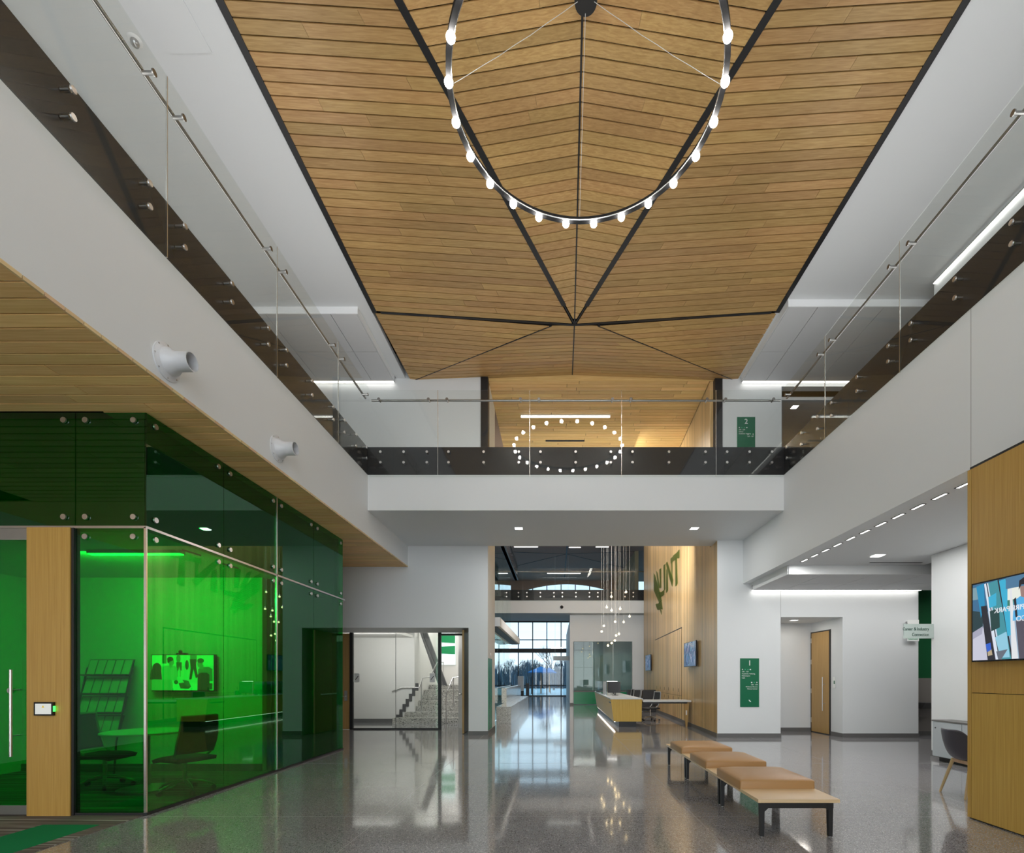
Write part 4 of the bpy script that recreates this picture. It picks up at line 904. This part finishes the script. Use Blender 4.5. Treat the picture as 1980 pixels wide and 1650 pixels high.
# green strip and clock-like button on the west pier
gp = tag(bx(-1.659, WB + .03, .115, -1.648, WB + .72, 1.88).build('banner_panel', 'green_back'), 'tall glossy green panel on the side of the white pier', 'sign')
tag(MB().lathe([(.05, 0), (.05, .012), (.04, .016)], (-1.659, WB + .5, 1.98), 20, 'X').build('push_button', 'plastic_white', None, True), 'round white push button above the green panel on the pier', 'button')

# ================================================================== STAIR ROOM BEHIND THE GLASS SCREEN
SY = 13.55
sc_ = thing('glass_screen', 'black framed glass screen in front of the stair', 'screen', (-4.3, SY, 0))
for a, c in ((-5.49, -4.345), (-4.335, -3.19)): bx(a, SY, .035, c, SY + .012, 2.60).build('glass_pane', 'glass_clear', sc_)
bx(-5.49, SY - .02, 0, -3.107, SY + .03, .035).build('sill', 'black_trim', sc_)
bx(-3.185, SY - .03, 0, -3.107, SY + .05, 2.62).build('door_jamb', 'black_trim', sc_)
bx(-3.107, SY - .03, 2.545, -2.36, SY + .05, 2.60).build('door_head', 'black_trim', sc_)
bx(-5.575, SY - .03, 0, -5.49, SY + .05, 2.62).build('door_jamb', 'black_trim', sc_)
bx(-4.345, SY, .035, -4.335, SY + .012, 2.60).build('pane_joint', 'steel_bright', sc_)
for px, py in ((690, 1311), (836, 1311)):
    q = at_y(px, py, SY); s_ = tag(bx(q.x - .07, SY - .006, q.z - .12, q.x + .07, SY - .001, q.z + .12).build('stair_sign', 'sign_white'), 'small white stair sign on the ' + ('solid door side of the glass screen' if px < 700 else 'glass pane beside the open door'), 'sign')
    MB().hexa([(q.x - .045, SY - .007, q.z - .05), (q.x - .03, SY - .007, q.z - .06), (q.x - .03, SY - .006, q.z - .06), (q.x - .045, SY - .006, q.z - .05)], [(q.x + .03, SY - .007, q.z + .05), (q.x + .045, SY - .007, q.z + .04), (q.x + .045, SY - .006, q.z + .04), (q.x + .03, SY - .006, q.z + .05)]).build('stair_mark', 'black_trim', s_)
d1 = thing('wood_door', 'closed oak door with a steel lever beside the glass screen', 'door', (-5.95, SY, 0))
bx(-6.34, SY - .01, .01, -5.58, SY + .03, 2.60).build('door_leaf', 'wood_door', d1)
bx(-5.72, SY - .02, .78, -5.64, SY - .01, 1.05).build('lock_plate', 'steel', d1); MB().tube([(-5.68, SY - .02, .90), (-5.68, SY - .06, .90), (-5.80, SY - .06, .90)], .011, 8).build('lever', 'steel', d1, True)
d2 = thing('wood_door', 'open oak door with a panic bar beside the white pier', 'door', (-2.34, 13.0, 0))
MB().prism([(-2.395, SY - .03, .01), (-2.335, 12.47, .01), (-2.285, 12.47, .01), (-2.345, SY - .03, .01)], (0, 0, 2.58)).build('door_leaf', 'wood_door', d2)
MB().prism([(-2.330, 12.452, .01), (-2.285, 12.452, .01), (-2.285, 12.470, .01), (-2.330, 12.470, .01)], (0, 0, 2.58)).build('door_edge', 'wood_door', d2)
MB().tube([(-2.40, 12.6, .98), (-2.44, 12.6, .98), (-2.48, 13.3, .98), (-2.42, 13.35, .98)], .018, 8).build('panic_bar', 'steel', d2, True)
sw = struct('wall_stair', bx(-9, 15.75, 0, -4.45, 15.9, 4.61), 'stair_wall', 'white wall in the stair room', 'wall')
struct('wall_stair_west', bx(-4.6, 15.9, 0, -4.45, 19.4, 4.61), 'stair_wall', 'white side wall along the terrazzo stair', 'wall')
struct('wall_stair_landing', bx(-6, 19.4, 0, -2.6, 19.55, 8.7), 'stair_wall', 'white wall above the stair landing', 'wall')
struct('ceiling_stair', bx(-9, 13.62, 2.66, -4.5, 15.74, 2.74), 'stair_wall', 'low white ceiling inside the stair lobby', 'ceiling')
struct('wall_stair_east', bx(-2.72, 13.95, 0, -2.6, 19.4, 4.61), 'stair_wall', 'white wall between the stair and the atrium', 'wall')
bx(-9, 15.735, 0, -5.0, 15.75, .11).build('base_run', 'base_grey', sw)
stt = thing('terrazzo_stair', 'pale terrazzo stair rising behind the glass screen', 'stairs', (-3.3, 15.9, 0))
for i in range(7):
    x0 = (-5.0, -4.72)[i] if i < 2 else -4.44
    if i == 6: bx(x0, 15.74 + .30 * i, 0, -2.74, 19.38, .165 * 7).build('landing', 'stair_terrazzo', stt)
    else:
        y0 = 15.30 + .30 * i
        m_ = bx(max(x0, -4.44) if i else x0, y0, 0 if i == 0 else .165 * i - .02, -2.74, y0 + (.30 if i < 5 else .5), .165 * (i + 1))
        if i == 1: m_.box(x0, y0, 0, -4.44, 15.715, .33)
        m_.build('step', 'stair_terrazzo', stt)
for i in range(7): bx(-5.02 + .10 * i, 15.722 if i < 4 else 15.722, .0 + .165 * i, -4.92 + .10 * i, 15.735, .165 * i + .24).build('step_base', 'stringer_grey', stt)
sg = thing('stair_stringer', 'dark grey steel stringer of the upper stair flight', 'stringer', (-4.3, 16.3, 1.2))
a_, c_ = at_y(805, 1228, 16.2), at_y(857, 1326, 16.2)
MB().prism([(-4.43, 16.2, a_.z + .15), (a_.x + .32, 16.2, a_.z + .15), (c_.x + .12, 16.2, c_.z), (c_.x - .16, 16.2, c_.z)], (0, .10, 0)).build('web', 'stringer_grey', sg)
MB().prism([(a_.x + .10, 16.17, a_.z + .15), (a_.x + .15, 16.17, a_.z + .15), (c_.x + .02, 16.17, c_.z), (c_.x - .03, 16.17, c_.z)], (0, .03, 0)).build('flange', 'base_grey', sg)
gw = thing('stair_window', 'stair window with green glass panels above the landing', 'window', (-4.3, 19.38, 2.2))
bx(-4.75, 19.36, 1.9, -3.9, 19.39, 3.3).build('window_pane', 'led_soft', gw)
M['led_soft']
plain('window_glow', (.6, .7, .7), .5, emit=(.72, .84, .86), es=.75); gw.children[0].data.materials[0] = M['window_glow']
plain('green_pane', (0.0, .16, .05), .3, emit=(0, .25, .08), es=.5)
for z in (2.35, 2.78): MB().hexa([(-4.75, 19.33, z), (-3.9, 19.33, z - .04), (-3.9, 19.35, z - .04), (-4.75, 19.35, z)], [(-4.75, 19.33, z + .24), (-3.9, 19.33, z + .28), (-3.9, 19.35, z + .28), (-4.75, 19.35, z + .24)]).build('green_pane', 'green_pane', gw)
def hrail(label, pts, posts, Yr):
    t = thing('stair_handrail', label, 'handrail', at_y(*pts[0], Yr))
    MB().tube([at_y(px, py, Yr) for px, py in pts], .020, 8).build('rail', 'steel', t, True)
    for px, p0, p1 in posts: MB().tube([at_y(px, p0, Yr), at_y(px, p1, Yr)], .016, 8).build('post', 'steel', t, True)
hrail('steel handrail on the white wall at the foot of the stair', [(758, 1338), (776, 1330), (811, 1330), (817, 1311), (832, 1309), (846, 1280)], [(815, 1318, 1377)], 15.70)
hrail('steel handrail rising beside the open oak door', [(862, 1344), (876, 1311), (888, 1309), (897, 1280)], [(863, 1343, 1400), (877, 1312, 1366), (888, 1310, 1356)], 15.2)
hrail('short steel handrail at the upper landing', [(848, 1281), (858, 1281)], [(857, 1281, 1322)], 17.9)

# ================================================================== ATRIUM BEYOND THE BRIDGE
fb = struct('wall_far_bridge', bx(-12, 25.2, 4.66, 12, 28.8, 5.29), 'white_paint', 'white far bridge across the atrium', 'bridge')
bx(-12, 25.22, 5.29, 12, 28.8, F2).build('slab_edge', 'band_dark', fb)
fw = struct('wall_far', bx(3.95, 25.9, 0, 12, 26.1, 4.66), 'white_paint', 'white far wall with the tinted interior window', 'wall')
bx(.72, 25.9, 0, .90, 26.6, 4.66).build('jamb', 'white_paint', fw)
bx(.90, 25.9, 3.28, 3.95, 26.1, 4.66).build('upper_wall', 'white_paint', fw)
bx(.90, 29.0, 0, 5, 29.1, 4.66).build('room_wall', 'grey_laminate', fw)
bx(.78, 26.6, 0, .82, 38, 4.66).build('room_wall', 'white_paint', fw)
bx(.72, 25.885, 0, .90, 25.9, .10).build('base_run', 'base_grey', fw)
iw = thing('interior_window', 'tinted interior window with a green lower panel on the far wall', 'window', (2.4, 25.95, 0))
bx(.92, 25.94, .72, 3.93, 25.96, 3.27).build('pane', 'glass_tint', iw)
bx(.92, 25.96, .66, 3.93, 26.0, .74).build('mid_rail', 'base_grey', iw)
bx(.92, 25.93, .03, 3.93, 25.97, .66).build('green_panel', 'green_back', iw)
for x in (1.9, 2.95): bx(x, 25.94, .74, x + .015, 25.965, 3.27).build('pane_joint', 'aluminium', iw)
sb = thing('steel_beam', 'dark bolted steel beam high along the side of the atrium', 'beam', (-1.58, 17, 5.29))
bx(-1.64, 13.62, 5.29, -1.54, 20.0, F2).build('web', 'band_dark', sb)
for z in (5.29, F2 - .04): bx(-1.66, 13.62, z, -1.50, 20.0, z + .04).build('flange', 'black_metal', sb)
for i in range(6):
    for z in (5.43, 5.66): MB().lathe([(.03, 0), (.03, .03)], (-1.54, 14.2 + 1.05 * i, z), 10, 'X').build('bolt', 'black_trim', sb)
struct('floor_atrium_upper', bx(-9, 13.6, 5.5, -2.75, 25.2, F2), 'white_paint', 'upper floor beside the atrium', 'floor')
stn = struct('wall_far_stone', bx(4.55, 28.8, F2, 4.75, 38, 8.7), 'stone_tan', 'tan stone block wall of the upper far hall', 'wall')
for i in range(12):
    for j in range(5): bx(4.535, 28.82 + .78 * i + (.39 if j % 2 else 0), 5.9 + .56 * j, 4.55, 28.82 + .78 * i + .765 + (.39 if j % 2 else 0), 5.9 + .56 * j + .545).build('stone', 'stone_tan', stn)
bm = struct('ceiling_atrium_bulkhead', bx(-1.95, 13.62, 2.80, -1.52, 21.0, 3.05), 'white_paint', 'low white bulkhead along the side of the atrium', 'bulkhead')
bx(-1.85, 13.62, 2.785, -1.60, 20.9, 2.80).build('air_slot', 'black_trim', bm)
gs = thing('glass_wall', 'tall clear glass wall along the side of the atrium', 'glass wall', (-1.97, 17.8, 0))
for i in range(5): bx(-1.98, 13.75 + 1.62 * i, .02, -1.968, 15.36 + 1.62 * i, 8.6).build('glass_panel', 'glass_tint', gs)
fr2 = thing('glass_railing', 'glass railing on the far bridge across the atrium', 'railing', (0, 25.14, 5.24))
for i in range(8):
    x = -7.0 + 1.78 * i
    bx(x, 25.13, 5.24, x + 1.76, 25.142, 6.9).build('glass_panel', 'glass_rail', fr2)
    for a in (.2, .88, 1.56):
        for z in (5.47, 5.67): MB().lathe([(.04, 0), (.04, .02)], (x + a, 25.10, z), 10, 'Y').build('standoff', 'steel_bright', fr2)
MB().cyl((-7, 25.2, 6.74), (7.2, 25.2, 6.74), .03, None, 8).build('handrail', 'steel_bright', fr2, True)
fd = thing('dome_camera', 'black dome camera on the far bridge fascia', 'camera', (.29, 25.15, 4.95))
MB().lathe([(.11, 0), (.11, -.03), (.10, -.05)], (.29, 25.2, 4.97), 20, 'Y').build('mount_ring', 'plastic_white', fd, True); MB().ball((.29, 25.13, 4.95), .085, 16, 10).build('dome', 'screen_black', fd, True)
# terrazzo seat wall
sw2 = thing('seat_wall', 'long terrazzo seat wall with a raised back along the atrium glass', 'seat', (-1.6, 19, 0))
MB().prism([(-1.82, 15.3, 0), (-1.37, 15.3, 0), (-1.33, 24.2, 0), (-1.80, 24.2, 0)], (0, 0, .515)).build('seat_block', 'seat_terrazzo', sw2)
MB().prism([(-1.90, 17.5, .515), (-1.73, 17.5, .515), (-1.71, 24.4, .515), (-1.88, 24.4, .515)], (0, 0, .525)).build('back_block', 'seat_terrazzo', sw2)
bx(-1.365, 19.0, .02, -1.362, 19.012, .50).build('block_joint', 'joint_grey', sw2)
ki = thing('kiosk', 'white kiosk on a black base by the far windows', 'kiosk', (-2.5, 36.2, 0))
bx(-2.75, 36.0, .45, -2.33, 36.4, 1.52).build('cabinet_body', 'plastic_white', ki); bx(-2.62, 36.02, 0, -2.33, 36.38, .45).build('base', 'black_trim', ki)
pb = tag(bx(-2.22, 36.9, 0, -1.98, 37.15, 1.0).build('waste_bin', 'black_metal'), 'dark slim waste bin by the far windows', 'bin')
# curtain wall
cw = thing('curtain_wall', 'dark mullioned glass wall at the far end of the atrium', 'window', (0, 38, 0)); tag(cw, None, None, None, 'structure'); cw.name = 'window_2'
for i in range(22):
    x = -11.0 + 1.08 * i; x = -1.77 + 1.08 * (i - 8)
    bx(x - .035, 37.95, 0, x + .035, 38.1, 8.7).build('mullion', 'black_trim', cw)
    bx(x + .035, 38.02, .07, x + 1.045, 38.035, 8.7).build('pane', 'glass_window', cw)
for z, h in ((.035, .07), (.81, .06), (3.46, .32), (4.28, .07), (5.9, .6), (8.0, .06)): bx(-11, 37.94, z - h / 2, 12, 38.08, z + h / 2).build('transom', 'black_trim', cw)
# arched eaves over the far windows
ar = []
for k in range(25):
    t_ = -1 + k / 12; ar.append((.8 + 4.6 * t_, 37.9, 8.72 - 1.05 * t_ * t_))
MB().prism([(-5, 37.7, 8.75)] + [(p[0], 37.7, p[2] - .25) for p in ar] + [(6, 37.7, 8.75)], (0, .2, 0)).build('arched_eave', 'dark_ceiling', cw)
for label, x0, x1, y in (('linear pendant light over the far hall near the atrium glass', -2.3, -1.0, 27.6), ('linear pendant light in the middle of the far hall', .72, 1.37, 27.7), ('linear pendant light over the far hall near the stone wall', 2.2, 2.9, 27.6), ('long linear pendant light in front of the arched windows', -.6, 1.7, 34.6)):
    t_ = thing('linear_light', label, 'light', ((x0 + x1) / 2, y, 8.6)); bx(x0, y - .06, 8.62, x1, y + .06, 8.70).build('housing', 'aluminium', t_); bx(x0, y - .055, 8.605, x1, y + .055, 8.62).build('diffuser', 'led', t_)
hs_ = thing('hanging_sign', 'white hanging sign in front of the far windows', 'sign', (.3, 30, 2.6))
q0, q1 = at_y(1070, 1269, 30), at_y(1102, 1277.5, 30)
bx(q0.x, 29.98, q1.z, q1.x, 30.02, q0.z).build('plate', 'sign_white', hs_)
for x in (q0.x + .1, q1.x - .1): MB().cyl((x, 30, q0.z), (x, 30, 8.7), .006, None, 6).build('hanger', 'cord_clear', hs_)

# ------------------------------------------------------------------ reception
rd = thing('reception_desk', 'long oak reception desk with a white top and black plinth', 'desk', (2.0, 17.5, 0))
yn, yf = 14.2, 21.5
MB().hexa([(1.64, yn, .157), (2.43, yn, .157), (2.43, yf, .157), (1.76, yf, .157)], [(1.555, yn, .79), (2.44, yn, .79), (2.44, yf, .79), (1.66, yf, .79)]).build('desk_body', 'wood_desk', rd)
MB().hexa([(1.535, yn - .02, .79), (2.46, yn - .02, .79), (2.46, yf, .79), (1.645, yf, .79)], [(1.535, yn - .02, .815), (2.46, yn - .02, .815), (2.46, yf, .815), (1.645, yf, .815)]).build('counter_top', 'counter_white', rd)
bx(1.79, yn + .05, 0, 2.29, yf - .2, .157).build('plinth', 'black_trim', rd)
MB().hexa([(1.66, yn + .1, .142), (1.70, yn + .1, .142), (1.80, yf - .1, .142), (1.77, yf - .1, .142)], [(1.66, yn + .1, .156), (1.70, yn + .1, .156), (1.80, yf - .1, .156), (1.77, yf - .1, .156)]).build('under_light', 'led_soft', rd)
MB().hexa([(1.575, yn + .1, .66), (1.585, yn + .1, .66), (1.592, yn + .75, .66), (1.582, yn + .75, .66)], [(1.565, yn + .1, .70), (1.58, yn + .1, .70), (1.587, yn + .75, .70), (1.573, yn + .75, .70)]).build('hand_slot', 'black_trim', rd)
pg_ = thing('privacy_screen', 'blue-tinted glass privacy screen standing on the reception desk', 'screen', (1.67, 18.9, .815))
bx(1.665, 16.6, .815, 1.68, 21.2, 1.27).build('glass_panel', 'glass_blue', pg_)
for y in (16.8, 18.9, 21.0): bx(1.66, y, .815, 1.685, y + .05, .85).build('clamp', 'steel', pg_)
rc = thing('return_counter', 'white work counter between the reception desk and the oak wall', 'counter', (3.1, 14.6, 0))
bx(2.47, 14.2, .71, 3.84, 14.9, .755).build('top', 'counter_white', rc); bx(2.49, 14.26, .665, 3.74, 14.84, .71).build('frame', 'black_metal', rc)
MB().prism([(3.70, 14.28, 0), (3.75, 14.28, 0), (3.80, 14.28, .67), (3.66, 14.28, .67)], (0, .05, 0)).build('leg', 'wood_door', rc); bx(3.70, 14.265, .34, 3.735, 14.28, .47).build('outlet', 'plastic_white', rc)
tag(bx(2.95, 20.5, .02, feature_x(20.5) - .02, 20.9, .90).build('credenza', 'black_trim'), 'black cabinet standing behind the reception counter', 'cabinet')
for (x, y, lab) in ((1.86, 16.6, 'black computer monitor by the blue privacy glass on the reception desk'), (1.95, 17.9, 'black computer monitor further along the reception desk')):
    t_ = thing('computer_monitor', lab, 'monitor', (x + .1, y, .815))
    MB().lathe([(.11, 0), (.11, .012), (.02, .02), (.02, .14)], (x + .1, y, .815), 20).build('stand', 'black_metal', t_, True)
    MB().hexa([(x - .14, y - .02, .90), (x + .26, y - .10, .90), (x + .27, y - .07, .90), (x - .13, y + .01, .90)], [(x - .14, y - .02, 1.26), (x + .26, y - .10, 1.26), (x + .27, y - .07, 1.26), (x - .13, y + .01, 1.26)]).build('display_case', 'screen_black', t_)
t_ = thing('light_bar', 'thin bright light bar above the privacy glass on the reception desk', 'light', (1.8, 16.6, 1.27))
bx(1.69, 16.5, 1.275, 2.02, 16.56, 1.29).build('light_strip', 'led', t_); MB().cyl((1.70, 16.54, .815), (1.70, 16.54, 1.28), .008, None, 8).build('stem', 'steel', t_)
swivel_chair('black task chair behind the reception desk near the return counter', (3.05, 16.2, 0), PI + .3)
swivel_chair('black task chair behind the reception desk beside the monitors', (2.78, 17.9, 0), PI - .1)
swivel_chair('black task chair at the far end of the reception desk', (2.75, 19.6, 0), PI + .1)

# cabinets set into the wood wall
wc_ = thing('cabinet_bank', 'flush oak cabinets set in the tall wood wall', 'cabinet', (feature_x(18.2), 18.2, 0))
def wallbox(y0, y1, z0, z1, d0, d1):
    return MB().hexa([(feature_x(y0) - d1, y0, z0), (feature_x(y0) - d0, y0, z0), (feature_x(y1) - d0, y1, z0), (feature_x(y1) - d1, y1, z0)], [(feature_x(y0) - d1, y0, z1), (feature_x(y0) - d0, y0, z1), (feature_x(y1) - d0, y1, z1), (feature_x(y1) - d1, y1, z1)])
wallbox(15.58, 20.78, .10, 2.98, .0005, .004).build('reveal', 'black_trim', wc_)
for i in range(6):
    a, c = 15.62 + .855 * i, 15.62 + .855 * (i + 1) - .008
    for (z0, z1, hz) in ((.84, 2.94, 1.0), (.11, .83, .72)):
        d_ = wallbox(a, c, z0, z1, .004, .014).build('cabinet_door', 'wood_feature', wc_)
        wallbox(a + .36, a + .40, hz - .05, hz + .06, .014, .018).build('handle', 'black_trim', d_)
# screens on the wood wall
def wall_tv(label, yc, zc, seed, w=1.24, h=.70):
    rnd = random.Random(seed); x = feature_x(yc) - .11
    t = thing('mounted_television', label, 'television', (x, yc, zc - h / 2))
    bx(x, yc - w / 2, zc - h / 2, x + .04, yc + w / 2, zc + h / 2).build('display_case', 'screen_black', t)
    bx(x + .04, yc - .12, zc - .12, feature_x(yc) - .005, yc + .12, zc + .12).build('wall_mount', 'black_metal', t)
    cols = [(.10, .22, .50), (.03, .10, .26), (.30, .36, .62), (.02, .05, .10), (.14, .38, .60), (.40, .38, .52), (.05, .28, .45)]
    pl = [((.08, .16, .34), rect(0, 0, 1, 1))]
    for k in range(34):
        u, v = rnd.random(), rnd.random(); du, dv = rnd.uniform(.02, .10), rnd.uniform(.06, .34)
        q = [(min(1, max(0, a_)), min(1, max(0, b_))) for a_, b_ in ((u, v), (u + du, v + .03), (u + du + .03, v + dv), (u + .02, v + dv))]
        pl.append((rnd.choice(cols), q))
    picture('display_picture', (x - .0002, yc + w / 2 - .02, zc - h / 2 + .02), (0, -(w - .04), 0), (0, 0, h - .04), (-1, 0, 0), pl, 'picture_dim', t)
wall_tv('wall screen with a blue picture on the oak wall next to the white pier', 14.05, 2.06, 3)
wall_tv('wall screen with a blue picture at the deep end of the oak wall', 22.1, 2.06, 5)

# logo of slanting green bars on the wood wall
lg = thing('emblem', 'emblem of slanting green bars mounted high on the oak wall', 'emblem', (feature_x(18), 18, 3.5))
POLY = [[(365, 490), (405, 450), (405, 1000), (375, 1015)], [(415, 440), (445, 400), (575, 790), (552, 930), (505, 780)], [(520, 330), (705, 145), (705, 310), (600, 380), (555, 405), (520, 430)],
        [(615, 350), (652, 315), (668, 880), (620, 925)], [(535, 430), (555, 415), (555, 720), (540, 735)], [(425, 560), (455, 600), (462, 1010), (420, 1072)], [(158, 650), (190, 700), (275, 1000), (330, 1230), (280, 1290), (160, 1010)],
        [(212, 600), (240, 640), (290, 960), (250, 960)], [(278, 570), (315, 540), (318, 960), (290, 960)], [(275, 1060), (385, 1005), (380, 1110), (310, 1170), (285, 1200)], [(200, 1310), (325, 1245), (345, 1410), (240, 1432)], [(290, 1425), (325, 1440), (322, 1525)]]
def on_wall(zx, zy, d):
    px, py = 1250 + zx / 11.0, 1050 + zy / 11.0
    k = (px - CX) / FPX; Y = (3.77 - .0381 * 11.7 - d) / (k - .0381)
    return Vector((feature_x(Y) - d, Y, EYE + (HZ - py) * Y / FPX))
bar_m = MB(); cnt_ = 0
for pol in POLY:
    k0 = min(y + .78 * x for x, y in pol); k1 = max(y + .78 * x for x, y in pol); k = k0 + 8
    while k < k1:
        hits = []
        for i in range(len(pol)):
            (x0, y0), (x1, y1) = pol[i], pol[(i + 1) % len(pol)]; f0, f1 = y0 + .78 * x0 - k, y1 + .78 * x1 - k
            if f0 * f1 < 0: t_ = f0 / (f0 - f1); hits.append((x0 + (x1 - x0) * t_, y0 + (y1 - y0) * t_))
        hits.sort()
        for i in range(0, len(hits) - 1, 2):
            a, c = hits[i], hits[i + 1]
            p = [on_wall(a[0], a[1] - 4, .004), on_wall(c[0], c[1] - 4, .004), on_wall(c[0], c[1] + 4, .004), on_wall(a[0], a[1] + 4, .004)]
            MB().prism(p, (-.02, 0, 0)).build('emblem_bar', 'logo_green', lg); cnt_ += 1
        k += 22

# pendant cluster
pn = thing('pendant_cluster', 'cluster of small warm globes hanging on long cords in the atrium', 'pendant light', (2.0, 19, 8.68))
MB().box(1.2, 18.0, 8.66, 2.9, 20.2, 8.70).build('canopy', 'black_metal', pn)
for zx, zy in ((1040, 512), (1157, 475), (1003, 597), (1042, 622), (1110, 610), (1185, 670), (1070, 712), (1138, 715), (980, 745), (962, 790), (1100, 810), (1078, 822), (1068, 862), (1042, 883), (1013, 902)):
    p = at_y(930 + zx / 4.124, 1030 + zy / 4.125, random.uniform(18.2, 20.0))
    MB().cyl((p.x, p.y, p.z + .05), (p.x, p.y, 8.68), .0035, None, 6).build('cord', 'cord_clear', pn)
    MB().cyl((p.x, p.y, p.z + .03), (p.x, p.y, p.z + .085), .015, None, 10).build('socket', 'steel', pn)
    MB().ball(p, .038, 12, 8).build('globe', 'bulb_warm', pn, True)

# ================================================================== OUTSIDE
struct('ground', bx(-60, 38.2, -.3, 60, 140, -.05), 'patio', 'pale paved terrace outside the far windows', 'ground')
for lab, px, Y, r in (('blue square patio umbrella on an orange pole outside the far windows', 1046, 46.0, 1.15), ('second blue patio umbrella beyond the orange pole', 1062, 50.5, .75)):
    X = (px - CX) * Y / FPX
    t_ = thing('patio_umbrella', lab, 'umbrella', (X, Y, -.05))
    m_ = MB(); m_.add([(X - r, Y - r, 1.92), (X + r, Y - r, 1.92), (X + r, Y + r, 1.92), (X - r, Y + r, 1.92), (X, Y, 2.45), (X - r, Y - r, 1.86), (X + r, Y - r, 1.86), (X + r, Y + r, 1.86), (X - r, Y + r, 1.86)], [(0, 1, 4), (1, 2, 4), (2, 3, 4), (3, 0, 4), (0, 5, 6, 1), (1, 6, 7, 2), (2, 7, 8, 3), (3, 8, 5, 0), (8, 7, 6, 5)]); m_.build('canopy', 'umbrella_blue', t_)
    MB().cyl((X, Y, -.05), (X, Y, 2.0), .06, None, 10).build('pole', 'pole_orange', t_)
for i, (px, Y) in enumerate(((1028, 45), (1064, 46.5))):
    X = (px - CX) * Y / FPX; t_ = thing('patio_table', 'round patio table ' + ('beside the orange umbrella pole' if i == 0 else 'under the edge of the second blue umbrella'), 'table', (X, Y, -.05))
    MB().lathe([(.5, .66), (.5, .70)], (X, Y, 0), 20).build('table_top', 'black_metal', t_); MB().cyl((X, Y, -.05), (X, Y, .68), .05, None, 8).build('leg', 'black_metal', t_)
def bare_tree(label, X, Y, h, seed):
    rnd = random.Random(seed); t = thing('bare_tree', label, 'tree', (X, Y, -.05), 0, 'bare trees beyond the terrace'); tr_ = MB(); tw = MB()
    def grow(p, d, l, r, depth):
        q = p + d * l; (tr_ if depth < 2 else tw).tube([p, p.lerp(q, .5) + Vector((rnd.uniform(-.06, .06), 0, rnd.uniform(-.03, .03))) * l, q], [r, r * .82, r * .62], 6 if depth < 2 else 4, False, depth == 0)
        if depth >= 5: return
        for _ in range(3 if depth < 4 else 2):
            nd = (d + Vector((rnd.uniform(-.8, .8), rnd.uniform(-.6, .6), rnd.uniform(-.1, .6)))).normalized(); grow(q, nd, l * rnd.uniform(.6, .8), r * .58, depth + 1)
    grow(Vector((X, Y, -.05)), Vector((rnd.uniform(-.1, .1), 0, 1)).normalized(), h * .28, h * .022, 0)
    tr_.build('trunk', 'bark', t); tw.build('twigs', 'bark', t)
for i, (px, Y, h) in enumerate(((975, 62, 4.4), (988, 58, 3.6), (1000, 60.5, 4.4), (1012, 64, 3.8), (1024, 67, 4.6), (1036, 62, 4.2), (1052, 66, 4.6), (1071, 58, 6.2), (1088, 64, 5.0), (1100, 60, 4.4))):
    bare_tree('broad spreading bare tree, tallest beyond the terrace' if i == 7 else 'bare winter tree in the row beyond the terrace', (px - CX) * Y / FPX, Y, h, 40 + i)
rnd = random.Random(11); th = MB()
for k in range(1500):
    X = rnd.uniform(-14, 9); Y = rnd.uniform(68, 76); h = rnd.uniform(1.6, 3.7) * (1 + .15 * math.sin(X * 1.3)); dx = rnd.uniform(-.5, .5)
    th.tube([(X, Y, -.05), (X + dx * .5, Y, h * .5), (X + dx, Y, h)], [.10, .07, .02], 4, False, False)
tag(th.build('brush_thicket', 'thicket'), 'dense dark winter brush behind the bare trees', 'brush', None, 'stuff')
tag(bx(-30, 77, -.05, 25, 78, 2.0).build('hedge_bank', 'thicket'), 'dark bank of vegetation behind the brush', 'brush', None, 'stuff')
